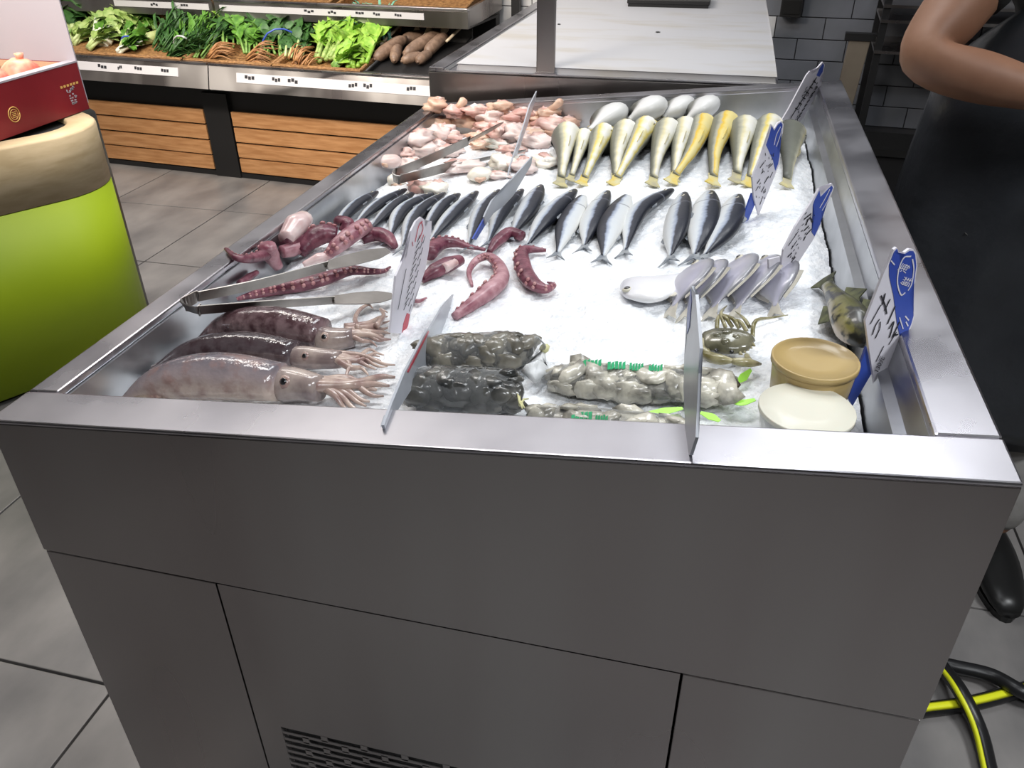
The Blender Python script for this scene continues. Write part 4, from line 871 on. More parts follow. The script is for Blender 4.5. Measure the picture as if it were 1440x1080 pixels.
# ------------------------------------------------------------------ price signs
def text_mesh(s):
    cu = bpy.data.curves.new('txt', 'FONT'); cu.body = s; cu.resolution_u = 3; cu.align_x = 'CENTER'; cu.align_y = 'CENTER'
    o = bpy.data.objects.new('txt', cu); COL.objects.link(o)
    dg = bpy.context.evaluated_depsgraph_get(); me = bpy.data.meshes.new_from_object(o.evaluated_get(dg))
    v = [tuple(p.co) for p in me.vertices]; f = [list(p.vertices) for p in me.polygons]
    bpy.data.objects.remove(o); bpy.data.curves.remove(cu); bpy.data.meshes.remove(me)
    return v, f
def sign(label, base, rot, outline, body_m, overlays=(), strut=None, marks=(), texts=(), on_rim=False, th=0.003, name='price_sign', base_h=0.0, strut_m='blue', lean=0.0, group='price signs standing in the ice'):
    if on_rim: P0 = on_plane(base[0], base[1], (0, 0, T0 + base_h), (-TS, 0, 1))
    else: P0 = ice(base[0], base[1], base_h)
    hv = V((P0.x - CAMP.x, P0.y - CAMP.y, 0)).normalized()
    d = Matrix.Rotation(math.radians(rot), 3, 'Z') @ hv
    n = d.cross(V((0, 0, 1))).normalized()
    if lean: n = (Matrix.Rotation(math.radians(lean), 3, d) @ n).normalized()
    if n.dot(CAMP - P0) < 0: n = -n
    P = lambda p, l=0: on_plane(p[0], p[1], P0, n) + n * l
    rt = thing(name, label, 'sign', P0, group)
    poly_prism(MB(), [P(p) for p in outline], n, th).build('board', K[body_m], rt)
    for (m, pts) in overlays:
        poly_prism(MB(), [P(p, 0.0006) for p in pts], n, 0.0004).build({'blue': 'blue_header', 'signred': 'red_stain', 'signwhite': 'white_edge'}.get(m, 'print_panel'), K[m], rt)
    if strut:
        poly_prism(MB(), [P(p, -th - 0.0005) for p in strut], n, 0.003).build('stake', K[strut_m], rt)
    if marks:
        for mm in sorted(set(m for m, _, _ in marks)):
            mb = MB()
            for m, w2, pts in marks:
                if m != mm: continue
                q = [P(p, 0.0011) for p in pts]; k2 = px2m(P0)
                ribbon(mb, q, [w2 * k2 * 1.5, w2 * k2 * 1.5], 0.0003, d + V((0, 0, 1)) * 0.9 if len(pts) == 2 else d, max(6, 4 * len(pts)))
            stuff(mb.build('handwriting' if mm == 'ink' else 'white_print', K[mm], rt))
    for (m, s2, o_, bx, up_) in texts:
        v, f = text_mesh(s2); O_, X_, U_ = P(o_, 0.0012), P(bx, 0.0012), P(up_, 0.0012)
        MB().add([O_ + (X_ - O_) * x + (U_ - O_) * y for x, y, z in v], f, smooth=False).build('lettering', K[m], rt)
    return rt
def L2(o, x, y, s): return o, (o[0] + x[0] * s, o[1] + x[1] * s), (o[0] + y[0] * s, o[1] + y[1] * s)
def scribble(a, b2, w2, n, seed):
    """n short pen strokes scattered along the line a-b (photograph pixels), w2 wide"""
    r2 = random.Random(seed); out = []; ax = V((b2[0] - a[0], b2[1] - a[1])); L_ = ax.length; ax.normalize(); pr = V((-ax.y, ax.x))
    for i in range(n):
        c = V(a) + ax * L_ * r2.random() + pr * r2.uniform(-1, 1) * w2; d2 = ax * r2.uniform(1.5, 4) + pr * r2.uniform(-1.5, 1.5)
        out.append(('ink', r2.uniform(0.55, 0.85), [tuple(c - d2 * 0.5), tuple(c + d2 * 0.5)]))
    return out
# nearest blue topped sign at the right
s1 = [(1261, 348), (1265, 357), (1266, 367), (1272, 355), (1279, 350), (1285, 351), (1288, 356), (1290, 373), (1287, 396), (1279, 418), (1284, 430), (1286, 444), (1283, 456), (1274, 478), (1234, 558), (1231, 549), (1223, 496), (1217, 451), (1243, 384), (1249, 371), (1257, 351)]
# local text axes: along the board's reading direction
sign('blue topped price sign with an oval emblem, nearest at the right end of the well', (1234, 556), -38, s1, 'signwhite',
     overlays=[('blue', [(1261, 350), (1264, 358), (1265.5, 370), (1272, 357), (1279, 352.5), (1284, 353), (1286.5, 358), (1288, 373), (1285, 396), (1277, 418), (1282, 430), (1284, 444), (1281, 455), (1271, 478), (1267, 482), (1261, 455), (1256, 415), (1250, 388), (1250, 372), (1257, 354)])],
     strut=[(1222, 490), (1196, 562), (1202, 573), (1229, 527)],
     marks=[('signwhite', 1.2, [(1280, 360), (1270, 362), (1263, 378), (1261, 398), (1266, 414), (1272, 411)]), ('signwhite', 1.2, [(1282, 364), (1284, 378), (1281, 398), (1276, 408)]),
            ('signwhite', 1, [(1264, 446), (1269, 462)]), ('signwhite', 1.2, [(1272, 444), (1277, 450)]), ('signwhite', 1.2, [(1273, 452), (1276, 458)]), ('signwhite', 1, [(1252, 366), (1257, 372)]),
            ('ink', 1.3, [(1238, 415), (1244, 430), (1246, 441)]), ('ink', 1.3, [(1244, 412), (1240, 428)]), ('ink', 1.2, [(1243, 436), (1251, 420)]), ('ink', 1.3, [(1247, 455), (1258, 430)]), ('ink', 1.3, [(1249, 462), (1256, 452), (1250, 474)]), ('ink', 1.3, [(1254, 474), (1264, 452)]),
            ('ink', 1.3, [(1255, 470), (1262, 470)]), ('ink', 0.9, [(1223, 455), (1238, 428)]), ('ink', 1.0, [(1226, 470), (1230, 458), (1236, 448)]), ('ink', 1.0, [(1230, 475), (1236, 462), (1237, 452)]), ('ink', 0.8, [(1231, 508), (1242, 486)]), ('ink', 0.8, [(1249, 484), (1260, 466)])],
     texts=[('signwhite', '海', *L2((1271, 377), (0.55, -0.82), (-0.95, -0.33), 15)), ('signwhite', '鲜', *L2((1275, 396), (0.55, -0.82), (-0.95, -0.33), 15)), ('ink', '130元', *L2((1236, 512), (0.40, -0.90), (-0.72, -0.42), 10))], strut_m='blue')
s2_ = [(1170, 258), (1173, 263), (1165, 285), (1155, 303), (1155, 315), (1143, 338), (1099, 406), (1090, 410), (1097, 385), (1102, 351), (1119, 318), (1143, 281), (1152, 265), (1154, 274)]
sign('blue topped price sign standing behind the pomfrets', (1096, 408), -32, s2_, 'signwhite', overlays=[('blue', [(1169, 261), (1171, 264), (1163, 285), (1153, 303), (1153, 315), (1145, 332), (1141, 326), (1146, 305), (1143, 288), (1145, 282), (1152, 268), (1153.5, 277)])],
     strut=[(1100, 362), (1084, 366), (1086, 416), (1096, 412)], strut_m='signwhite',
     marks=[('signwhite', 1, [(1166, 266), (1160, 278), (1152, 292)]), ('signwhite', 0.8, [(1168, 270), (1162, 284), (1155, 296)]), ('ink', 1.4, [(1130, 308), (1140, 300)]), ('ink', 1.4, [(1132, 316), (1138, 306), (1142, 312)]), ('ink', 1.4, [(1130, 324), (1136, 318)]), ('ink', 1.4, [(1133, 330), (1140, 322)]), ('ink', 1.4, [(1129, 338), (1132, 332)]),
            ('ink', 0.7, [(1108, 345), (1122, 325)]), ('ink', 0.7, [(1112, 350), (1120, 338)]), ('ink', 1.3, [(1107, 361), (1113, 355)]), ('ink', 0.9, [(1112, 368), (1118, 361)]), ('ink', 0.8, [(1098, 395), (1100, 385)])] + scribble((1110, 362), (1140, 300), 7, 26, 1))
s3_ = [(1085, 175), (1089, 181), (1094, 173), (1099, 170), (1102, 174), (1101, 186), (1095, 207), (1098, 218), (1096, 231), (1067, 303), (1060, 277), (1058, 249), (1069, 223), (1080, 192)]
sign('blue topped price sign in front of the yellow croakers', (1066, 300), -30, s3_, 'signwhite', overlays=[('blue', [(1085, 177), (1088.5, 184), (1094, 175), (1098, 172), (1100, 175), (1099, 187), (1093, 207), (1096, 218), (1094, 230), (1090, 240), (1087, 226), (1079, 208), (1077, 204), (1081, 192)])],
     strut=[(1060, 272), (1040, 328), (1045, 334), (1064, 288)],
     marks=[('signwhite', 1, [(1097, 178), (1091, 190), (1088, 204)]), ('signwhite', 1, [(1099, 180), (1096, 192), (1091, 206)]), ('ink', 1, [(1068, 236), (1074, 228)]), ('ink', 1, [(1070, 244), (1073, 240)]), ('ink', 1, [(1080, 236), (1086, 230)]), ('ink', 1, [(1064, 258), (1068, 252)]), ('ink', 1, [(1074, 258), (1080, 248)]), ('ink', 1, [(1070, 270), (1074, 262)]), ('ink', 0.8, [(1062, 268), (1066, 262)]), ('ink', 0.8, [(1068, 288), (1072, 276)]), ('ink', 0.8, [(1082, 250), (1086, 242)])] + scribble((1068, 280), (1082, 215), 6, 26, 2))
s4_ = [(1157, 87), (1160, 91), (1158, 101), (1152, 114), (1155, 119), (1152, 127), (1129, 166), (1116, 184), (1105, 176), (1100, 168), (1108, 155), (1134, 106), (1139, 100), (1142, 104)]
sign('white handwritten price sign in the far right corner of the well', (1113, 182), -30, s4_, 'signwhite', overlays=[('blue', [(1157, 89), (1158.5, 92), (1156.5, 101), (1152, 108), (1148, 106), (1152, 97)])],
     marks=[('ink', 1.1, [(1112 + a_ * 1.0, 165 - a_ * 1.55), (1115 + a_ * 1.0, 160 - a_ * 1.55 + (a_ % 3))]) for a_ in range(0, 34, 3)] + [('ink', 1.1, [(1120 + a_ * 0.9, 168 - a_ * 1.5), (1124 + a_ * 0.9, 164 - a_ * 1.5)]) for a_ in range(0, 32, 4)] + [('ink', 1, [(1118 + a_, 152 - a_ * 1.5), (1122 + a_, 154 - a_ * 1.5)]) for a_ in range(0, 26, 5)] + scribble((1115, 172), (1146, 112), 6, 34, 3))
# the white handwritten one among the octopus
s5_ = [(592, 305), (597, 309), (598, 320), (602, 312), (607, 311), (607, 320), (603, 352), (598, 380), (590, 402), (581, 424), (578, 440), (572, 470), (549, 468), (553, 425), (557, 388), (565, 370), (572, 360), (578, 325), (585, 311)]
scr = []
for a_ in range(0, 13):
    y_ = 336 + a_ * 8; xs_ = 584 - a_ * 1.6
    scr += [('ink', 0.8, [(xs_ + 2, y_ + 4), (xs_ + 6 + (a_ % 3), y_ - 5)]), ('ink', 0.7, [(xs_ + 10 - (a_ % 2) * 3, y_ + 6), (xs_ + 13 - (a_ % 2) * 2, y_ - 4)])]
    if a_ > 5: scr.append(('ink', 0.7, [(xs_ - 6, y_ + 3), (xs_ - 4, y_ - 6)]))
sign('white handwritten sign with a red stained foot among the octopus pieces', (562, 468), -26, s5_, 'signwhite', overlays=[('signred', [(565, 468), (571.5, 468), (576, 442), (572, 440), (567, 455)])],
     marks=scr + [('signred', 1.2, [(583, 340), (588, 318), (593, 311)]), ('signred', 1.2, [(589, 335), (594, 322), (592, 312)]), ('signred', 1, [(580, 346), (579, 340)]), ('signred', 1, [(592, 340), (595, 330)])], strut_m='signwhite')
# backs of signs seen nearly edge on
s6_ = [(638, 414), (633, 433), (640, 425), (638, 432), (628, 458), (622, 478), (612, 496), (598, 520), (576, 552), (552, 588), (542, 604), (540, 598), (552, 566), (570, 522), (584, 496), (601, 462), (604, 463), (622, 432)]
sign('grey back of a price sign leaning over the front rim by the clam bags', (543, 600), -16, s6_, 'signgrey', on_rim=True, overlays=[('signred', [(572, 523), (585, 497), (602, 465), (603, 467), (587, 499), (574, 524)])], th=0.003, strut=[(548, 584), (542, 604), (548, 606), (562, 584)], strut_m='signgrey')
s7_ = [(972, 402), (975, 420), (978, 414), (981, 450), (984, 490), (981, 525), (979, 580), (978, 615), (970, 640), (965, 636), (963, 590), (961, 545), (962, 505), (966, 480), (966, 440)]
sign('narrow bluish sign seen edge on at the front rim', (968, 634), 9, s7_, 'signgrey', on_rim=True, overlays=[('blue', [(966.5, 470), (967, 440), (972, 406), (973, 425), (970, 460)])])
s8_ = [(749, 220), (747, 232), (738, 246), (722, 275), (709, 289), (694, 300), (683, 316), (681, 305), (684, 298), (692, 282), (706, 270), (722, 250), (738, 232)]
sign('grey leaning sign back stuck between the mackerels', (684, 312), -20, s8_, 'signgrey', base_h=0.03, strut=[(698, 296), (672, 338), (668, 336), (688, 300)], strut_m='blue')
s9_ = [(755, 128), (753, 142), (749, 152), (742, 176), (734, 198), (727, 218), (719, 240), (714, 252), (717, 236), (724, 214), (731, 194), (738, 172), (745, 148)]
sign('thin grey sign seen edge on among the pink meat', (714, 252), -10, s9_, 'signgrey')
s10_ = [(844, 67), (841, 84), (834, 96), (828, 114), (820, 128), (808, 150), (800, 167), (803, 152), (811, 134), (818, 114), (824, 98), (830, 88), (838, 76)]
sign('dark thin sign near the back wall, in front of the white board', (801, 165), -10, s10_, 'signgrey')
sign('clear acrylic sign strip at the back wall, nearly invisible', (1002, 150), -20, [(1017, 98), (1019, 100), (1007, 150), (1001, 152), (1004, 138)], 'acrylic')

# ------------------------------------------------------------------ counter behind, with the white cutting board
bc = thing('prep_counter', 'steel prep counter behind the fish counter with a raised left lip', 'counter', (0.6, 2.55, 0))
BX0, BX1, BY0, BY1, BZ = -0.018, 0.957, 1.70, 3.52, 1.0
MB().box((BX0, BY0, BZ - 0.14), (BX1, BY0 + 0.012, BZ - 0.001)).build('front_apron', K['steel_panel'], bc, bevel=0.002)
MB().box((BX0, BY0 + 0.013, BZ - 0.14), (BX0 + 0.012, BY1, BZ - 0.001)).build('side_apron', K['steel_panel'], bc)
MB().box((BX1 - 0.012, BY0 + 0.013, BZ - 0.14), (BX1, BY1, BZ - 0.001)).build('side_apron', K['steel_panel'], bc)
MB().box((BX0, BY0, BZ), (BX1, BY1, BZ + 0.004)).build('worktop', K['steel_top'], bc, bevel=0.0015)
MB().box((BX0, BY0 + 0.002, BZ + 0.0045), (BX0 + 0.045, BY1, BZ + 0.012)).build('raised_lip', K['steel_top'], bc, bevel=0.003)
MB().box((BX0 + 0.047, BY0 + 0.002, BZ + 0.0045), (BX0 + 0.062, BY1, BZ + 0.008)).build('inner_lip', K['steel_in'], bc, bevel=0.001)
for x in (BX0 + 0.06, BX1 - 0.06):
    for y in (BY0 + 0.08, BY1 - 0.08):
        MB().tube([(x, y, 0), (x, y, BZ - 0.13)], 0.02, 12).build('leg', K['steel'], bc)
MB().box((BX0 + 0.05, BY0 + 0.05, 0.25), (BX1 - 0.05, BY1 - 0.05, 0.27)).build('under_shelf', K['steel'], bc)
bd = MB()
o_ = [(0.064, 1.712), (0.80, 1.712)]
poly_prism(bd, [V((x, y, BZ + 0.022)) for x, y in [(0.066, 1.716), (0.948, 1.716), (0.952, 2.2), (0.95, 3.0), (0.945, 3.44), (0.066, 3.44)]], V((0, 0, 1)), 0.0175)
tag(bd.build('cutting_board', K['white'], bevel=0.003), 'large white cutting board with faint knife stains on the steel prep counter', 'cutting board')
ps = thing('steel_post', 'square steel post rising from the front edge of the prep counter', 'post', (0.327, 1.722, BZ))
MB().box((0.300, 1.704, BZ + 0.0085), (0.353, 1.714, 2.9)).build('upright', K['steel_panel'], ps, bevel=0.003)
MB().box((0.296, 1.702, BZ + 0.0042), (0.357, 1.7155, BZ + 0.008)).build('foot_plate', K['steel_top'], ps)
sc = thing('scale', 'black slab of a weighing scale at the far end of the white board', 'scale', (0.62, 3.36, BZ + 0.022))
A_ = on_z(882, 6, BZ + 0.03); B_ = on_z(998, 8, BZ + 0.03)
MB().box((A_.x, A_.y - 0.01, BZ + 0.034), (B_.x, A_.y + 0.24, BZ + 0.05)).build('platform', K['black'], sc, bevel=0.003)
MB().box((A_.x + 0.004, A_.y - 0.006, BZ + 0.0225), (B_.x - 0.004, A_.y + 0.24, BZ + 0.034)).build('base', K['black'], sc)
tag(MB().blob(on_z(786, 34, BZ + 0.024), (0.006, 0.004, 0.002), 0.2).build('food_scrap', K['seam']), 'tiny dark scrap on the white board, nearer the post', 'scrap')
tag(MB().blob(on_z(925, 45, BZ + 0.024), (0.008, 0.005, 0.002), 0.2).build('food_scrap', K['seam']), 'tiny dark scrap on the middle of the white board', 'scrap')

# ------------------------------------------------------------------ vegetable shelf
vs_ = thing('vegetable_shelf', 'long two tier vegetable display with wood slat front and steel price rails', 'shelf', sh(0, 0.3, 0))
sbox(MB(), -2.2, 1.52, 0.022, 0.60, 0.0, 0.5).build('black_carcass', K['black'], vs_)
sbox(MB(), -2.2, 1.52, 0.004, 0.022, 0.0, 0.028).build('kick_board', K['black'], vs_)
for u in (-2.2, -0.02, 1.44):
    sbox(MB(), u, u + 0.165 if u > -1 and u < 1 else u + 0.08, -0.004, 0.022, 0.0, 0.47).build('post', K['black'], vs_)
for (u0, u1) in ((-2.1, -0.03), (0.155, 1.43)):
    for z0 in (0.036, 0.122, 0.210, 0.298):
        sbox(MB(), u0, u1, -0.002, 0.016, z0, z0 + 0.078).build('slat', K['wood'], vs_, bevel=0.002)
RV = -0.25
for (u0, u1) in ((-2.2, 0.236), (0.243, 1.52)):
    b = MB(); b.hexa([sh(u0, RV, 0.553), sh(u1, RV, 0.553), sh(u1, RV + 0.012, 0.553), sh(u0, RV + 0.012, 0.553), sh(u0, RV + 0.03, 0.668), sh(u1, RV + 0.03, 0.668), sh(u1, RV + 0.042, 0.668), sh(u0, RV + 0.042, 0.668)])
    b.build('price_rail', K['steel_panel'], vs_)
    sbox(MB(), u0, u1, RV + 0.022, RV + 0.052, 0.668, 0.678).build('rail_lip', K['steel_top'], vs_, bevel=0.002)
    sbox(MB(), u0, u1, RV + 0.012, 0.022, 0.545, 0.556).build('rail_underside', K['black'], vs_)
    sbox(MB(), u0, u1, RV + 0.044, 0.40, 0.635, 0.645, 0.12).build('display_deck', K['black'], vs_)
def tagstrip(u0, u1, z0, z1, v, prints_, par, slope=0.27):
    q = lambda u, z: sh(u, v + (z - z0) * slope - 0.004, z)
    b = MB().hexa([q(u0, z0), q(u1, z0), q(u1, z0) + SV * 0.004, q(u0, z0) + SV * 0.004, q(u0, z1), q(u1, z1), q(u1, z1) + SV * 0.004, q(u0, z1) + SV * 0.004])
    st = b.build('label_strip', K['label'], par)
    m_ = MB(); r2 = random.Random(int(u0 * 100) + 5)
    for (u, w2) in prints_:
        for kk in range(3):
            uu = u + kk * w2 / 3; zz = z0 + (z1 - z0) * (0.3 + 0.2 * r2.random())
            h = (z1 - z0) * 0.35
            m_.hexa([q(uu, zz) - SV * 0.0006, q(uu + w2 / 3.6, zz) - SV * 0.0006, q(uu + w2 / 3.6, zz), q(uu, zz), q(uu, zz + h) - SV * 0.0006, q(uu + w2 / 3.6, zz + h) - SV * 0.0006, q(uu + w2 / 3.6, zz + h), q(uu, zz + h)])
    stuff(m_.build('price_print', K['ink'], st))
tagstrip(-1.2, 0.055, 0.604, 0.645, RV + 0.013, [(-0.46, 0.06), (-0.33, 0.03), (-0.22, 0.05), (-0.05, 0.05)], vs_)
tagstrip(0.41, 1.50, 0.596, 0.640, RV + 0.012, [(0.46, 0.06), (0.62, 0.05), (0.71, 0.06), (1.05, 0.05), (1.13, 0.05), (1.36, 0.05)], vs_)
# upper tier
UV0 = 0.15
for (u0, u1) in ((-2.2, 0.05), (0.065, 1.535)):
    sbox(MB(), u0, u1, UV0, UV0 + 0.02, 0.835, 0.915).build('upper_rail', K['steel_panel'], vs_, bevel=0.002)
    sbox(MB(), u0, u1, UV0 - 0.005, UV0 + 0.03, 0.915, 0.928).build('upper_rail_lip', K['steel_top'], vs_, bevel=0.002)
    sbox(MB(), u0, u1, UV0 + 0.022, 0.62, 0.835, 0.846).build('upper_deck', K['black'], vs_)
sbox(MB(), 1.52, 1.535, UV0 + 0.021, 0.66, 0.835, 0.925, 0.03).build('upper_end_panel', K['steel_panel'], vs_)
sbox(MB(), -2.2, 1.52, 0.60, 0.66, 0.0, 2.0).build('back_frame', K['black'], vs_)
tagstrip(0.10, 1.30, 0.870, 0.900, UV0 - 0.001, [(0.62, 0.06), (0.76, 0.05), (0.92, 0.05), (1.02, 0.04), (1.14, 0.04)], vs_, 0)
tagstrip(-0.60, 0.03, 0.872, 0.902, UV0 - 0.001, [(-0.35, 0.05), (-0.15, 0.05)], vs_, 0)
tub_ = thing('black_upright', 'black metal upright beside the vegetable shelf against white wall tiles', 'post', sh(1.62, 0.60, 0))
sbox(MB(), 1.60, 1.645, 0.62, 0.665, 0.0, 2.2).build('pole', K['black'], tub_, bevel=0.002)
sbox(MB(), 1.585, 1.66, 0.61, 0.675, 0.0, 0.02).build('base', K['black'], tub_)

def vp(px, py, v=0.0, dh=0.0):
    """a point of the photograph on the sloping vegetable deck"""
    n = V((0, 0, 1)) - SV * 0.19; p0 = sh(0, -0.2, 0.652 + dh)
    return on_plane(px, py, p0, n)
def basket(label, u0, u1, v0, v1, zf, h, wm, name='wicker_basket', div=()):
    rt = thing(name, label, 'basket', sh((u0 + u1) / 2, (v0 + v1) / 2, zf), 'trays on the vegetable shelf')
    dz = (v1 - v0) * 0.19; th = 0.012
    sbox(MB(), u0, u1, v0, v1, zf, zf + 0.006, dz).build('bottom', wm, rt)
    for (a, b2, c, d, e, f) in ((u0, u1, v0, v0 + th, 0, 0), (u0, u1, v1 - th, v1, dz, 0), (u0, u0 + th, v0 + th, v1 - th, 0, dz), (u1 - th, u1, v0 + th, v1 - th, 0, dz)):
        back = h * (2.6 if e else 1.0)
        sbox(MB(), a, b2, c, d, zf + 0.006 + e, zf + back + e, f).build('side', wm, rt)
        m_ = MB()
        if b2 - a > 0.05: m_.tube([sh(a, (c + d) / 2, zf + back + e), sh(b2, (c + d) / 2, zf + back + e)], 0.008, 8)
        else: m_.tube([sh((a + b2) / 2, c, zf + back), sh((a + b2) / 2, d, zf + back + dz)], 0.008, 8)
        m_.build('rim', wm, rt)
    for w2 in range(3):
        zz = zf + 0.012 + w2 * h / 3.2
        MB().tube([sh(u0, v0 - 0.003 + (0.002 if j % 2 else -0.002), zz) + SU * (u1 - u0) * j / 40 for j in range(41)], 0.004, 5).build('weave', wm, rt)
    return rt
DZ0 = 0.648
basket('wicker basket at the left with bok choy and celery', -1.05, 0.06, -0.195, 0.28, DZ0, 0.034, K['wicker'])
basket('middle wicker basket with green onions and chives', 0.075, 0.60, -0.195, 0.30, DZ0, 0.034, K['wicker'])
basket('right wicker basket with herbs and leaf celery', 0.61, 1.10, -0.195, 0.30, DZ0, 0.034, K['wicker'])
basket('black tray holding the brown roots', 1.115, 1.50, -0.195, 0.30, DZ0, 0.026, K['black'], 'black_tray')
basket('brown basket on the upper tier at the top edge', 0.75, 1.48, 0.19, 0.58, 0.85, 0.05, K['wicker'])
basket('brown basket on the upper tier further left', -0.05, 0.70, 0.19, 0.58, 0.85, 0.05, K['wicker'])

def bunch(label, foot, tip, n, stem_m, leaf_m, leaf, width, thick, nleaf, seed, name='vegetable_bunch', band=None, leaf_from=0.45, droop=0.02, h0=0.03, h1=0.06, wob=0.4, blade=False):
    """stems from foot to tip (points of the photograph), leaves on the tip side"""
    leaf *= 1.4; width *= 1.35; thick *= 1.15; nleaf = int(nleaf * 2.4); leaf_from *= 0.6; h1 += 0.02 if nleaf else 0
    r2 = random.Random(seed); A, B = vp(*foot) + V((0, 0, h0)), vp(*tip) + V((0, 0, h1))
    for q in (A, B):      # keep the bunch on the deck, under the upper tier
        ex = (q - SO).dot(SV) - (0.30 if q is B else 0.24)
        if ex > 0: q -= SV * ex; q.z += ex * 0.25
        q.z = min(q.z, 0.80)
    d = B - A; L = d.length; t = d.normalized()
    s_ = t.cross(V((0, 0, 1))).normalized(); u = s_.cross(t)
    rt = thing(name, label, 'vegetable', (A + B) / 2 - V((0, 0, h0)), 'fresh greens on the shelf')
    st, lf = MB(), MB(); ends = []
    for i in range(n):
        o1 = s_ * r2.uniform(-1, 1) * width * 0.5 + u * r2.uniform(-0.4, 0.8) * width * 0.3
        o2 = o1 * r2.uniform(1.0, 1.9) + s_ * r2.uniform(-1, 1) * width * 0.3
        p0, p1 = A + o1, A + d * r2.uniform(0.75, 1.0) + o2 + V((0, 0, r2.uniform(-0.5, 1) * droop))
        pm = p0.lerp(p1, 0.5) + u * width * 0.2
        st.tube(cat_rom([p0, pm, p1], 6), lerp_list([thick, thick * 0.8, thick * 0.3], 6), 6); ends.append((p0, pm, p1))
    st.build('stems', K[stem_m], rt)
    for i in range(nleaf):
        p0, pm, p1 = ends[i % n]; f = r2.uniform(leaf_from, 1.0)
        q = cat_rom([p0, pm, p1], 11)[int(f * 10)]
        dr = (t * r2.uniform(0.3, 1.1) + s_ * r2.uniform(-1, 1) * wob * 2 + V((0, 0, 1)) * r2.uniform(-0.1, 0.9)).normalized()
        sd = dr.cross(V((r2.uniform(-.4, .4), r2.uniform(-.4, .4), 1))).normalized(); up_ = sd.cross(dr); z = leaf * r2.uniform(0.6, 1.25); wv = z * (0.06 if blade else 0.34)
        P = [q, q + dr * z * 0.35 + sd * wv + up_ * wv * 0.3, q + dr * z * 0.4, q + dr * z * 0.35 - sd * wv + up_ * wv * 0.3, q + dr * z * 0.75 + sd * wv * 0.8 - up_ * z * 0.05, q + dr * z * 0.78 - up_ * z * 0.1, q + dr * z * 0.75 - sd * wv * 0.8 - up_ * z * 0.05, q + dr * z - up_ * z * 0.25]
        lf.add(P, [[0, 1, 2], [0, 2, 3], [1, 4, 5, 2], [2, 5, 6, 3], [4, 7, 5], [5, 7, 6]])
    if nleaf: stuff(lf.build('leaves', K[leaf_m], rt))
    if band:
        c = A.lerp(B, 0.22)
        MB().tube([c + (s_ * math.cos(q) + u * math.sin(q)) * (width * 0.62) for q in [2 * PI * j / 14 for j in range(15)]], 0.005, 5).build('tie_band', K[band], rt)
    return rt
bunch('bok choy bunch with pale green base at the far left of the basket', (104, 52), (122, 18), 9, 'palestem', 'leaf', 0.07, 0.05, 0.019, 60, 1, band='blue')
bunch('dark leafy greens behind the left bok choy', (92, 38), (118, 4), 10, 'greenstem', 'darkleaf', 0.08, 0.07, 0.006, 90, 2, h0=.05, h1=.1)
bunch('tall celery leaves at the back left of the basket', (122, 40), (138, 2), 10, 'greenstem', 'leaf', 0.075, 0.07, 0.006, 90, 3, h0=.05, h1=.09)
bunch('white stemmed bok choy bunch tied with a dark band', (154, 56), (186, 22), 11, 'whitestem', 'paleleaf', 0.06, 0.08, 0.028, 90, 4, band='black')
bunch('second white stemmed bok choy tucked below the first', (144, 66), (172, 44), 9, 'whitestem', 'leaf', 0.05, 0.06, 0.021, 40, 5, h0=.01, h1=.02)
bunch('pale curly leaf lettuce right of the white bok choy', (186, 60), (206, 18), 12, 'palestem', 'paleleaf', 0.06, 0.09, 0.008, 130, 6, leaf_from=0.15)
bunch('upright green leaves in front of the basket divider', (216, 50), (236, 20), 10, 'greenstem', 'leaf', 0.06, 0.07, 0.005, 70, 7)
bunch('low pale green bunch with blue band beside the gourd', (178, 70), (200, 50), 8, 'palestem', 'leaf', 0.04, 0.05, 0.008, 30, 8, h0=.01, h1=.02, band='blue')
bunch('fine dark chives lying in the middle basket', (228, 74), (282, 46), 26, 'darkleaf', 'darkleaf', 0.10, 0.10, 0.004, 60, 9, blade=True, leaf_from=0.1, h0=.01, h1=.05)
bunch('second bundle of fine dark chives with a pale tie', (250, 82), (306, 52), 26, 'darkleaf', 'leaf', 0.10, 0.09, 0.004, 60, 10, blade=True, leaf_from=0.1, h0=.01, h1=.04, band='label')
bunch('green onions leaning over the chives at the right', (275, 86), (312, 60), 18, 'greenstem', 'darkleaf', 0.09, 0.07, 0.004, 40, 11, blade=True, leaf_from=0.1, h0=.01, h1=.03)
bunch('curly green herb at the back of the middle basket', (338, 60), (350, 28), 12, 'greenstem', 'brightleaf', 0.045, 0.08, 0.004, 120, 12, h0=.05, h1=.08)
bunch('dark curly herb with brown roots in the middle basket', (328, 76), (338, 40), 14, 'greenstem', 'darkleaf', 0.05, 0.08, 0.005, 110, 13, h0=.03, h1=.06)
bunch('bright spinach bunch with pale ends', (362, 84), (376, 36), 14, 'greenstem', 'leaf', 0.06, 0.09, 0.006, 110, 14, h0=.02, h1=.06)
bunch('large dark spinach bunch tied in blue', (398, 84), (420, 32), 16, 'greenstem', 'darkleaf', 0.06, 0.12, 0.006, 190, 15, h0=.02, h1=.09, band='blue')
bunch('dark green bunch with pale cut stems left of the celery', (414, 88), (440, 48), 12, 'palestem', 'darkleaf', 0.05, 0.07, 0.006, 90, 16, h0=.02, h1=.05)
bunch('small dark purple leaves behind the celery', (452, 64), (470, 40), 10, 'purpleleaf', 'purpleleaf', 0.05, 0.07, 0.004, 70, 17, h0=.05, h1=.08)
bunch('bright green celery bunch with light leafy top', (460, 92), (508, 42), 14, 'paleleaf', 'brightleaf', 0.065, 0.10, 0.010, 170, 18, h0=.02, h1=.08, leaf_from=0.5)
bunch('second celery bunch drooping over the basket front', (504, 100), (520, 62), 12, 'brightleaf', 'brightleaf', 0.06, 0.08, 0.010, 110, 19, h0=.02, h1=.05, leaf_from=0.3)
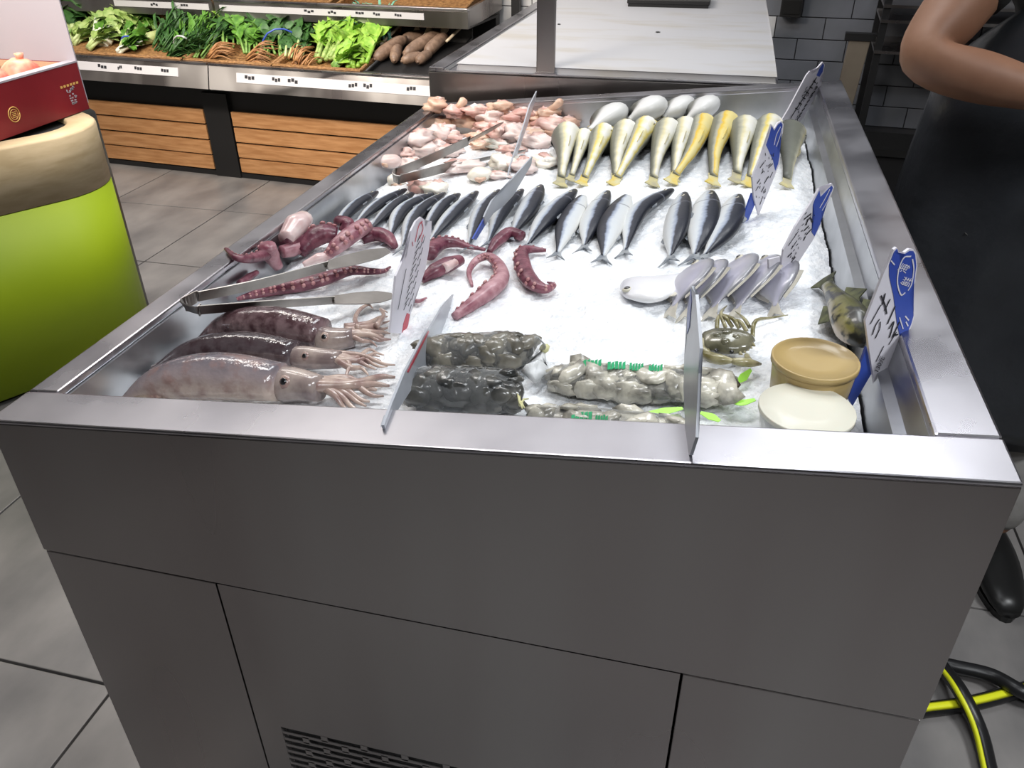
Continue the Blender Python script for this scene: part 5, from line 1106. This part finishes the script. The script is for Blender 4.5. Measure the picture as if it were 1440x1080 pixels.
bunch('blue green leek leaves behind the celery top', (540, 72), (552, 36), 10, 'blueleaf', 'blueleaf', 0.12, 0.06, 0.006, 40, 20, blade=True, h0=.05, h1=.08)
bunch('mixed dark greens filling the back of the left basket', (150, 40), (168, 6), 12, 'greenstem', 'darkleaf', 0.07, 0.11, 0.005, 110, 41, h0=.05, h1=.09)
bunch('pale stems and leaves at the front left corner of the basket', (100, 64), (134, 50), 10, 'palestem', 'paleleaf', 0.05, 0.06, 0.009, 50, 42, h0=.01, h1=.02)
bunch('light green leaves behind the curly lettuce', (206, 44), (222, 14), 12, 'greenstem', 'paleleaf', 0.06, 0.09, 0.005, 90, 43, h0=.05, h1=.07)
bunch('feathery greens at the back left of the middle basket', (262, 56), (276, 34), 18, 'greenstem', 'darkleaf', 0.06, 0.09, 0.004, 90, 44, h0=.03, h1=.05)
bunch('green bunch between the curly herb and the spinach', (384, 62), (396, 30), 12, 'greenstem', 'darkleaf', 0.06, 0.09, 0.005, 100, 45, h0=.04, h1=.07)
bunch('bright loose leaves beside the celery top', (520, 74), (534, 44), 10, 'brightleaf', 'brightleaf', 0.06, 0.09, 0.006, 90, 46, h0=.04, h1=.06)
bunch('pale stems lying along the front rim of the left basket', (126, 72), (160, 62), 12, 'palestem', 'paleleaf', 0.05, 0.05, 0.010, 40, 47, h0=.006, h1=.012)
bunch('light green stems along the front rim below the curly lettuce', (166, 76), (204, 68), 12, 'whitestem', 'leaf', 0.05, 0.05, 0.010, 50, 48, h0=.006, h1=.012)
bunch('dark greens hanging at the far left edge of the basket', (88, 56), (106, 30), 10, 'greenstem', 'darkleaf', 0.06, 0.08, 0.006, 80, 49, h0=.02, h1=.05)
bunch('thin dark chives along the front rim of the middle basket', (236, 86), (286, 78), 24, 'darkleaf', 'darkleaf', 0.08, 0.05, 0.004, 50, 50, blade=True, leaf_from=0.1, h0=.006, h1=.02)
bunch('green stems along the front rim under the celery', (470, 99), (500, 92), 14, 'greenstem', 'brightleaf', 0.05, 0.05, 0.007, 50, 51, h0=.006, h1=.02)
def roots(label, foot, tip, n, seed):
    bunch(label, foot, tip, n, 'rootbrown', 'rootbrown', 0.05, 0.10, 0.004, 0, seed, name='root_bunch', h0=.012, h1=.016)
roots('fine orange brown roots below the curly herb', (296, 86), (338, 80), 30, 31)
roots('orange brown roots in front of the spinach', (352, 90), (392, 88), 30, 32)
roots('orange brown stalks in front of the celery', (420, 96), (446, 84), 26, 33)
gd = thing('gourd', 'cut pale green gourd lying beside the chives', 'gourd', vp(211, 64))
ga, gb = vp(203, 66) + V((0, 0, .034)), vp(232, 58) + V((0, 0, .04))
MB().tube([ga, ga.lerp(gb, 0.3), ga.lerp(gb, 0.8), gb], [0.026, 0.03, 0.028, 0.012], 12).build('body', K['melon'], gd)
MB().tube([ga + (ga - gb).normalized() * 0.001, ga + (ga - gb).normalized() * 0.003], [0.025, 0.024], 12).build('cut_face', K['yampale'], gd)
YAM = [('front brown yam root at the left of the tray', (528, 92), (572, 70), 9), ('short brown yam pointing down in the tray', (555, 94), (562, 66), 8), ('long brown yam across the middle of the tray', (570, 86), (622, 62), 9), ('brown yam lying right over the tray rim', (600, 84), (628, 66), 8.5),
       ('lowest brown yam at the tray front', (566, 95), (598, 88), 7), ('small brown yam end at the tray front right', (588, 96), (606, 84), 7), ('top brown yam leaning back', (566, 66), (600, 58), 8)]
for lab, a, c, r in YAM:
    A, B = vp(*a) + V((0, 0, .03)), vp(*c) + V((0, 0, .055 if r > 8 else .03)); k = px2m(A)
    rt = thing('yam', lab, 'root', (A + B) / 2 - V((0, 0, .02)), 'brown roots in the black tray')
    P = cat_rom([A, A.lerp(B, 0.5) + V((0, 0, 0.006)), B], 9)
    MB().tube(P, [r * k * q * 1.02 for q in (0.55, 0.9, 1.0, 1.02, 0.96, 1.0, 0.95, 0.8, 0.45)], 10).build('body', K['yam'], rt)
    MB().blob(A, (0.008, 0.008, 0.008), 0.2, 3, 2).build('stub', K['yam'], rt)
for i, (lab, a, c) in enumerate([('pale root standing up behind the yams', (584, 62), (598, 46)), ('second pale root behind the yams', (600, 64), (612, 52)), ('pale root at the right behind the yams', (616, 66), (632, 58)), ('thin pale stalk left of the yams', (536, 76), (570, 52)), ('thin pale stalk at the right end of the tray', (628, 72), (648, 62))]):
    A, B = vp(*a) + V((0, 0, .045)), vp(*c) + V((0, 0, .075)); rt = thing('pale_root', lab, 'root', A - V((0, 0, .02)), 'pale roots in the black tray')
    r = 0.019 if i < 3 else 0.008
    MB().tube([A, A.lerp(B, 0.5), B, B + (B - A).normalized() * 0.005], [r * 0.8, r, r * 0.9, r * 0.5], 10).build('body', K['yampale'], rt)
    MB().blob(B, (r * 0.5, r * 0.5, r * 0.5), 0.1).build('cut_end', K['whitestem'], rt)

# ------------------------------------------------------------------ green drum stand with the red fruit box
DF0, DF1 = on_z(0, 210, 0.80), on_z(66, 197, 0.80)
DE1 = (DF1 - DF0).normalized(); DE2 = DE1.cross(V((0, 0, 1)))      # along the front, and outwards
def stand_ring(z, off=0.0, R=0.22, length=1.1, depth=0.85, shift=(0, 0)):
    """rounded outline of the stand at height z, grown by off"""
    out = []; o = DF1 + DE1 * (R + shift[0]) - DE2 * shift[1]
    o = V((o.x, o.y, 0))
    for (cx, cy, a0) in ((-R, -R, 0), (-R, -depth + R, 90), (-length + R, -depth + R, 180), (-length + R, -R, 270)):
        for k in range(9):
            a = math.radians(a0 + 90 - 90 + k * 11.25); 
            # local x along DE2 (outwards), local y along DE1
            d = V((math.cos(a), math.sin(a)))
            c = o + DE1 * cx + DE2 * cy
            out.append(c + DE2 * d.x * (R + off) + DE1 * d.y * (R + off) + V((0, 0, z)))
    return out
dr = thing('display_stand', 'lime green round cornered display stand with a pale wooden collar', 'stand', DF0 - DE2 * 0.4 - V((0, 0, 0.80)))
MB().loft([stand_ring(0.02, -0.01), stand_ring(0.02), stand_ring(0.607), stand_ring(0.607, -0.01)]).build('green_shell', K['green'], dr)
MB().loft([stand_ring(0.61, -0.10), stand_ring(0.61), stand_ring(0.795, 0.001), stand_ring(0.802, -0.006), stand_ring(0.802, -0.082), stand_ring(0.797, -0.088), stand_ring(0.70, -0.09), stand_ring(0.66, -0.10)], cap=False).build('wooden_collar', K['pale_wood'], dr)
MB().loft([stand_ring(0.698, -0.095), stand_ring(0.703, -0.095)]).build('well_lining', K['black'], dr)
MB().loft([stand_ring(0.0, -0.03), stand_ring(0.02, -0.03)]).build('base', K['black'], dr)
MB().loft([stand_ring(0.0, 0, 0.22, 1.05, 0.65, (0.060, 0.15)), stand_ring(0.785, 0, 0.22, 1.05, 0.65, (0.060, 0.15))]).build('black_back_skirt', K['black'], dr)
fb = thing('fruit_box', 'red gift carton with white lid standing open on the wooden collar', 'box', (-1.45, 1.5, 0.80))
bx0, bx1, by0, by1, bz0, bz1 = -1.62, -1.305, 1.05, 1.807, 0.805, 0.957
MB().box((bx1 - 0.006, by0, bz0), (bx1, by1, bz1)).build('front_side', K['red'], fb, bevel=0.001)
MB().box((bx1 - 0.035, by0 + 0.001, bz1 + 0.0005), (bx1 + 0.001, by1 + 0.001, bz1 + 0.006)).build('white_rim', K['whitecard'], fb)
MB().box((bx0, by1 - 0.006, bz0), (bx1 - 0.0065, by1, bz1)).build('end_side', K['red'], fb)
MB().box((bx0, by0, bz0), (bx1 - 0.0065, by0 + 0.006, bz1)).build('end_side', K['red'], fb)
MB().box((bx0, by0 + 0.0065, bz0), (bx0 + 0.006, by1 - 0.0065, bz1)).build('back_side', K['card'], fb)
MB().box((bx0 + 0.0065, by0 + 0.0065, bz0), (bx1 - 0.0065, by1 - 0.0065, bz0 + 0.004)).build('bottom', K['card'], fb)
MB().box((bx0 + 0.0065, by1 - 0.010, bz0 + 0.004), (bx1 - 0.0065, by1 - 0.0065, bz1 - 0.001)).build('card_liner', K['card'], fb)
MB().box((bx0 - 0.35, by1 + 0.001, bz0 + 0.02), (bx1 - 0.002, by1 + 0.006, bz1 + 0.36)).build('lid_flap', K['whitecard'], fb)
def boxpt(px, py): return on_plane(px, py, (bx1 + 0.0008, 0, 0), (1, 0, 0))
c = boxpt(20, 161); g2 = MB()
g2.tube([c + V((0, math.cos(q) * 0.022, math.sin(q) * 0.022)) for q in [2 * PI * j / 24 for j in range(25)]], 0.0016, 5)
g2.tube([c + V((0, math.cos(q) * 0.015, math.sin(q) * 0.015)) for q in [2 * PI * j / 20 for j in range(21)]], 0.0012, 5)
for j in range(4): g2.box(tuple(c + V((-0.0005, -0.008, -0.009 + j * 0.005))), tuple(c + V((0.0008, 0.008, -0.007 + j * 0.005))))
g2.build('gold_emblem', K['gold'], fb)
c = boxpt(101, 136); g2 = MB(); r2 = random.Random(3)
for j in range(26):
    y_, z_ = r2.uniform(-0.018, 0.018), r2.uniform(-0.026, 0.026); g2.box(tuple(c + V((-0.0004, y_, z_))), tuple(c + V((0.0006, y_ + r2.uniform(.003, .010), z_ + r2.uniform(.002, .006)))))
g2.build('white_emblem', K['whitecard'], fb)
c = boxpt(98, 121); g2 = MB()
for j in range(6): g2.box(tuple(c + V((-0.0004, -0.042 + j * 0.015, 0))), tuple(c + V((0.0006, -0.042 + j * 0.015 + 0.009, 0.007))))
g2.build('gold_print', K['gold'], fb)
for i, (lab, y, z) in enumerate([('pomegranate in the carton, the one with a visible crown', 1.725, 0.925), ('pomegranate at the left edge of the photo, in the carton', 1.59, 0.92)]):
    c = V((-1.46, y, z)); rt = thing('pomegranate', lab, 'fruit', c - V((0, 0, 0.06)), 'pomegranates in the red carton')
    MB().blob(c, (0.062, 0.062, 0.056), 0.05, 1.6, i, 18, 12).build('body', K['pome'], rt)
    MB().lathe(c + V((0.01, 0, 0.048)), [(0.006, 0), (0.011, 0.006), (0.015, 0.022), (0.012, 0.022), (0.008, 0.008)], 12).build('crown', K['pome'], rt)

# ------------------------------------------------------------------ hose on the floor
def hose(label, pts, n=40):
    P = cat_rom([on_z(x, y, 0.016 + h) for x, y, h in pts], n)
    rt = thing('hose', label, 'hose', P[n // 2] - V((0, 0, 0.016)), 'black and yellow hose on the floor')
    MB().tube(P, 0.0155, 12).build('tube', K['hose'], rt)
    m_ = MB(); rr = []
    for i, p in enumerate(P):
        t = (P[min(i + 1, n - 1)] - P[max(i - 1, 0)]).normalized(); s_ = t.cross(V((0, 0, 1))).normalized(); u = V((0, 0, 1))
        rr.append([p + (s_ * math.cos(a) + u * math.sin(a)) * r for a, r in ((0.7, 0.0152), (1.15, 0.0162), (1.6, 0.0162), (2.0, 0.0152))])
    return rt, m_, rr
rt, m_, rr = hose('black hose with its yellow stripe on top, crossing under the other', [(1262, 1004, 0), (1300, 998, 0), (1360, 990, 0), (1420, 975, 0), (1480, 955, 0), (1620, 890, 0), (1850, 860, 0)], 60)
m_.loft(rr).build('yellow_stripe', K['hoseyel'], rt)
rt, m_, rr = hose('black hose coming forward over the striped one', [(1280, 880, 0), (1325, 938, 0.012), (1352, 975, 0.034), (1378, 1030, 0.01), (1398, 1110, 0), (1440, 1240, 0), (1560, 1330, 0), (1760, 1300, 0)], 60)
rr = [[p for p in r] for r in rr]
m_.loft([[a.lerp(b2, -0.35) for a, b2 in ((r[0], r[3]), (r[1], r[3]), (r[1], r[2]), (r[0], r[2]))] for r in rr]).build('yellow_stripe', K['hoseyel'], rt)
rt, m_, rr = hose('black hose curving away to the right edge', [(1300, 928, 0.0), (1345, 938, 0.012), (1395, 950, 0.02), (1440, 974, 0.03), (1500, 1000, 0), (1640, 1060, 0), (1820, 1020, 0)], 60)

# ------------------------------------------------------------------ the worker
def skinned(name, nodes, edges, m, parent, sub=2, root=0):
    me = bpy.data.meshes.new(name); off = OFF.get(parent.name, V((0, 0, 0)))
    me.from_pydata([V(p) - off for p, r in nodes], edges, [])
    o = bpy.data.objects.new(name, me); COL.objects.link(o)
    md = o.modifiers.new('skin', 'SKIN'); md.use_smooth_shade = True
    for i, (p, r) in enumerate(nodes):
        sv = me.skin_vertices[0].data[i]; sv.radius = r if hasattr(r, '__len__') else (r, r); sv.use_root = (i == root)
    ms = o.modifiers.new('sub', 'SUBSURF'); ms.levels = sub; ms.render_levels = sub
    dg = bpy.context.evaluated_depsgraph_get(); me2 = bpy.data.meshes.new_from_object(o.evaluated_get(dg))
    o.modifiers.clear(); o.data = me2; me2.materials.clear(); me2.materials.append(m)
    for p in me2.polygons: p.use_smooth = True
    o.parent = parent; OFF[o.name] = off
    return o
pw = thing('person', 'worker in dark apron and black short sleeves, forearm held across the body', 'person', (1.52, 1.22, 0))
hx, hy = 1.50, 1.24
rs, re_, rw = V((1.285, 1.22, 1.37)), V((1.150, 1.07, 1.185)), V((1.42, 0.99, 1.14))
ls, le, lw = V((1.72, 1.22, 1.37)), V((1.83, 1.14, 1.13)), V((1.62, 0.98, 1.08))
nodes = [((hx, hy, 0.86), (0.15, 0.11)), ((hx, hy, 1.02), (0.14, 0.105)), ((hx, hy - 0.01, 1.22), (0.155, 0.115)), ((hx, hy, 1.35), (0.13, 0.10)), ((hx, hy - 0.005, 1.43), (0.06, 0.06)), ((hx, hy - 0.02, 1.49), 0.055),
         (rs, 0.066), (rs.lerp(re_, 0.5), 0.062), (re_, 0.056), (re_.lerp(rw, 0.35), 0.052), (re_.lerp(rw, 0.75), 0.034), (rw, (0.030, 0.024)),
         (ls, 0.066), (ls.lerp(le, 0.5), 0.054), (le, 0.046), (le.lerp(lw, 0.35), 0.046), (le.lerp(lw, 0.75), 0.034), (lw, (0.030, 0.024)),
         ((hx - 0.09, hy, 0.80), 0.088), ((hx - 0.095, hy - 0.01, 0.47), 0.058), ((hx - 0.09, hy + 0.01, 0.30), 0.056), ((hx - 0.09, hy + 0.02, 0.09), 0.038),
         ((hx + 0.09, hy, 0.80), 0.088), ((hx + 0.095, hy - 0.06, 0.47), 0.058), ((hx + 0.10, hy - 0.09, 0.30), 0.056), ((hx + 0.10, hy - 0.13, 0.09), 0.038)]
edges = [(0, 1), (1, 2), (2, 3), (3, 4), (4, 5), (3, 6), (6, 7), (7, 8), (8, 9), (9, 10), (10, 11), (3, 12), (12, 13), (13, 14), (14, 15), (15, 16), (16, 17), (0, 18), (18, 19), (19, 20), (20, 21), (0, 22), (22, 23), (23, 24), (24, 25)]
def hand(w, dirv, thumb_up, wi):
    d = V(dirv).normalized(); upv = V((0, 0, 1)); sd = d.cross(upv).normalized(); nn = sd.cross(d)
    o = len(nodes); pc = w + d * 0.045
    nodes.append((pc, (0.034, 0.016))); edges.append((wi, o))
    for f, ln in ((-1.5, 0.060), (-0.5, 0.078), (0.5, 0.082), (1.5, 0.070)):
        i = len(nodes); b0 = w + d * 0.085 + nn * f * 0.018
        nodes.append((b0, 0.0095)); edges.append((o, i))
        nodes.append((b0 + d * ln * 0.5 + sd * 0.006, 0.0088)); edges.append((i, i + 1))
        nodes.append((b0 + d * ln * 0.8 + sd * 0.024, 0.0075)); edges.append((i + 1, i + 2))
    i = len(nodes)
    nodes.append((w + d * 0.05 + nn * 0.038 * thumb_up, 0.011)); edges.append((o, i)); nodes.append((w + d * 0.085 + nn * 0.055 * thumb_up + sd * 0.01, 0.009)); edges.append((i, i + 1))
hand(rw, (0.9, -0.25, -0.12), 1, 11)
hand(lw, (-0.8, -0.35, -0.1), 1, 17)
skinned('body', nodes, edges, K['flesh'], pw)
# head with a face
hc = V((hx, hy - 0.035, 1.60)); rings = []
for i in range(15):
    f = i / 14; z = -0.115 + 0.235 * f
    e_ = max(0.03, 1 - ((f - 0.6) / 0.403) ** 2) ** 0.5 if f > 0.6 else 1 - 0.5 * ((0.6 - f) / 0.6) ** 2.2; w_ = 0.076 * e_; d_ = 0.095 * e_
    rr = []
    for j in range(24):
        a = 2 * PI * j / 24; p = hc + V((math.cos(a) * w_, math.sin(a) * d_, z))
        fr = max(0, -math.sin(a)) ** 6
        if 0.28 < f < 0.52: p.y -= 0.026 * max(0, -math.sin(a)) ** 24 * (1 - abs(f - 0.36) / 0.18 if abs(f - 0.36) < 0.18 else 0)
        if 0.45 < f < 0.56: p.y += 0.007 * fr * (1 if abs(math.cos(a)) > 0.2 else 0)
        rr.append(p)
    rings.append(rr)
hd = MB().loft(rings).build('head', K['flesh'], pw)
for e in (-1, 1):
    MB().blob(hc + V((e * 0.031, -0.078, 0.008)), (0.011, 0.006, 0.006), 0).build('eye', K['eye'], hd)
    MB().blob(hc + V((e * 0.079, 0.005, -0.005)), (0.008, 0.018, 0.03), 0.1).build('ear', K['flesh'], hd)
MB().blob(hc + V((0, -0.075, -0.062)), (0.022, 0.007, 0.006), 0).build('mouth', K['octopink'], hd)
MB().blob(hc + V((0, 0.022, 0.054)), (0.084, 0.093, 0.083), 0.05, 3, 4, 20, 14).build('hair', K['hair'], pw)
# black short sleeved shirt
sn = [((hx, hy, 0.84), (0.165, 0.125)), ((hx, hy, 1.02), (0.155, 0.12)), ((hx, hy - 0.01, 1.22), (0.17, 0.13)), ((hx, hy, 1.355), (0.14, 0.11)), ((hx, hy - 0.005, 1.41), (0.075, 0.075)), (rs, 0.082), (rs.lerp(re_, 0.34), 0.074), (rs.lerp(re_, 0.50), 0.074), (ls, 0.082), (ls.lerp(le, 0.34), 0.074), (ls.lerp(le, 0.5), 0.074)]
skinned('black_shirt', sn, [(0, 1), (1, 2), (2, 3), (3, 4), (3, 5), (5, 6), (6, 7), (3, 8), (8, 9), (9, 10)], K['shirt'], pw)
tn = [((hx, hy, 0.90), (0.155, 0.118)), ((hx - 0.09, hy, 0.78), 0.10), ((hx - 0.095, hy - 0.01, 0.47), 0.075), ((hx - 0.09, hy + 0.02, 0.10), 0.062), ((hx + 0.09, hy, 0.78), 0.10), ((hx + 0.095, hy - 0.06, 0.47), 0.075), ((hx + 0.10, hy - 0.13, 0.10), 0.062)]
skinned('grey_trousers', tn, [(0, 1), (1, 2), (2, 3), (0, 4), (4, 5), (5, 6)], K['trouser'], pw)
# apron: wraps the front and both sides
rows = []
for i in range(22):
    f = i / 21; z = 1.36 - 0.98 * f
    rx = 0.13 + 0.135 * min(1, f / 0.22) + 0.045 * f; ry = 0.165 + 0.02 * f
    span = 0.62 * PI * (0.42 + 0.58 * min(1, f / 0.22))
    row = []
    for j in range(33):
        a = -PI / 2 + (j / 32 - 0.5) * 2 * span * 0.86
        fold = 0.010 * f * math.sin(a * 9 + 1.3 * f) + 0.006 * math.sin(a * 5 + f * 11)
        row.append(V((hx + math.cos(a) * (rx + fold), hy - 0.01 + math.sin(a) * (ry + fold), z)))
    rows.append(row)
ap = MB(); n2 = 33
vsA = [p for r in rows for p in r]
vsB = [V((hx, hy, p.z)) + (p - V((hx, hy, p.z))) * 0.985 for p in vsA]; NV = len(vsA); fA = []
for i in range(21):
    for j in range(32):
        a = i * 33 + j; fA += [[a, a + 1, a + 34, a + 33], [NV + a, NV + a + 33, NV + a + 34, NV + a + 1]]
for i in range(21):
    a = i * 33; fA += [[a, a + 33, NV + a + 33, NV + a], [a + 32, NV + a + 32, NV + a + 65, a + 65]]
for j in range(32):
    fA += [[j, NV + j, NV + j + 1, j + 1], [21 * 33 + j, 21 * 33 + j + 1, NV + 21 * 33 + j + 1, NV + 21 * 33 + j]]
apo = ap.add(vsA + vsB, fA).build('apron', K['apron'], pw)
MB().tube([rows[0][0], V((hx - 0.07, hy - 0.05, 1.47)), V((hx, hy + 0.07, 1.50)), V((hx + 0.07, hy - 0.05, 1.47)), rows[0][32]], 0.008, 6).build('neck_strap', K['apron'], apo)
for sx, fy in ((-0.09, 0.02), (0.10, -0.15)):
    rings = []
    for i in range(10):
        f = i / 9; y = hy + fy + 0.08 - 0.27 * f; w_ = 0.044 * (0.75 + 0.5 * math.sin(PI * min(1, f * 1.05)) ** 0.8) * (1 if f < 0.9 else 0.7); h_ = 0.085 - 0.045 * f if f < 0.95 else 0.03
        rings.append([V((hx + sx * 1.05 + math.cos(a) * w_, y, 0.014 + h_ * 0.5 + math.sin(a) * h_ * 0.5)) for a in [2 * PI * j / 14 for j in range(14)]])
    so = MB().loft(rings).build('shoe', K['shoe'], pw)
    sl = [V((hx + sx * 1.05 + math.cos(a) * 0.047 * (1.0 if math.sin(a) < 0 else 0.82), hy + fy - 0.055 + math.sin(a) * 0.138, 0.016)) for a in [2 * PI * j / 24 for j in range(24)]]
    poly_prism(MB(), sl, V((0, 0, 1)), 0.0155).build('sole', K['shoe'], so)

# ------------------------------------------------------------------ things behind the worker
rk = thing('steel_rack', 'dark steel rack with two shelves behind the worker', 'rack', sh(3.75, 0.45, 0))
for u in (3.42, 4.10):
    for v in (0.25, 0.62):
        sbox(MB(), u, u + 0.03, v, v + 0.03, 0, 1.35).build('upright', K['black'], rk)
for z in (0.80, 0.925, 0.985):
    sbox(MB(), 3.42, 4.13, 0.24, 0.66, z, z + 0.012).build('shelf', K['steel_panel'], rk)
po = thing('beige_upright', 'beige wooden upright leaning against the wall behind the worker', 'post', sh(3.36, 0.3, 0))
MB().hexa([sh(3.28, 0.30, 0), sh(3.345, 0.30, 0), sh(3.345, 0.34, 0), sh(3.28, 0.34, 0), sh(3.31, 0.30, 0.84), sh(3.40, 0.30, 0.84), sh(3.40, 0.34, 0.84), sh(3.31, 0.34, 0.84)]).build('plank', K['beigepost'], po, bevel=0.004)
MB().hexa([sh(3.29, 0.295, 0.84), sh(3.42, 0.295, 0.84), sh(3.42, 0.345, 0.84), sh(3.29, 0.345, 0.84), sh(3.29, 0.295, 0.87), sh(3.42, 0.295, 0.87), sh(3.42, 0.345, 0.87), sh(3.29, 0.345, 0.87)]).build('cap', K['black'], po)
bb = thing('black_box', 'black box fixed on the tiled wall at the top, right of the white board', 'box', sh(3.02, 0.62, 0.88))
sbox(MB(), 2.985, 3.085, 0.60, 0.69, 0.885, 1.15).build('housing', K['black'], bb, bevel=0.004)
sbox(MB(), 2.995, 3.075, 0.594, 0.60, 0.90, 0.96).build('cover', K['shoe'], bb)
bn = thing('black_crate', 'black crate standing on the floor in the dark behind the worker', 'crate', sh(3.7, 0.1, 0))
sbox(MB(), 3.42, 4.05, -0.05, 0.2, 0.0, 0.44).build('body', K['black'], bn, bevel=0.01)
sbox(MB(), 3.40, 4.07, -0.07, 0.22, 0.44, 0.47).build('rim', K['shoe'], bn)
# tidy: bring view layer up to date
bpy.context.view_layer.update()
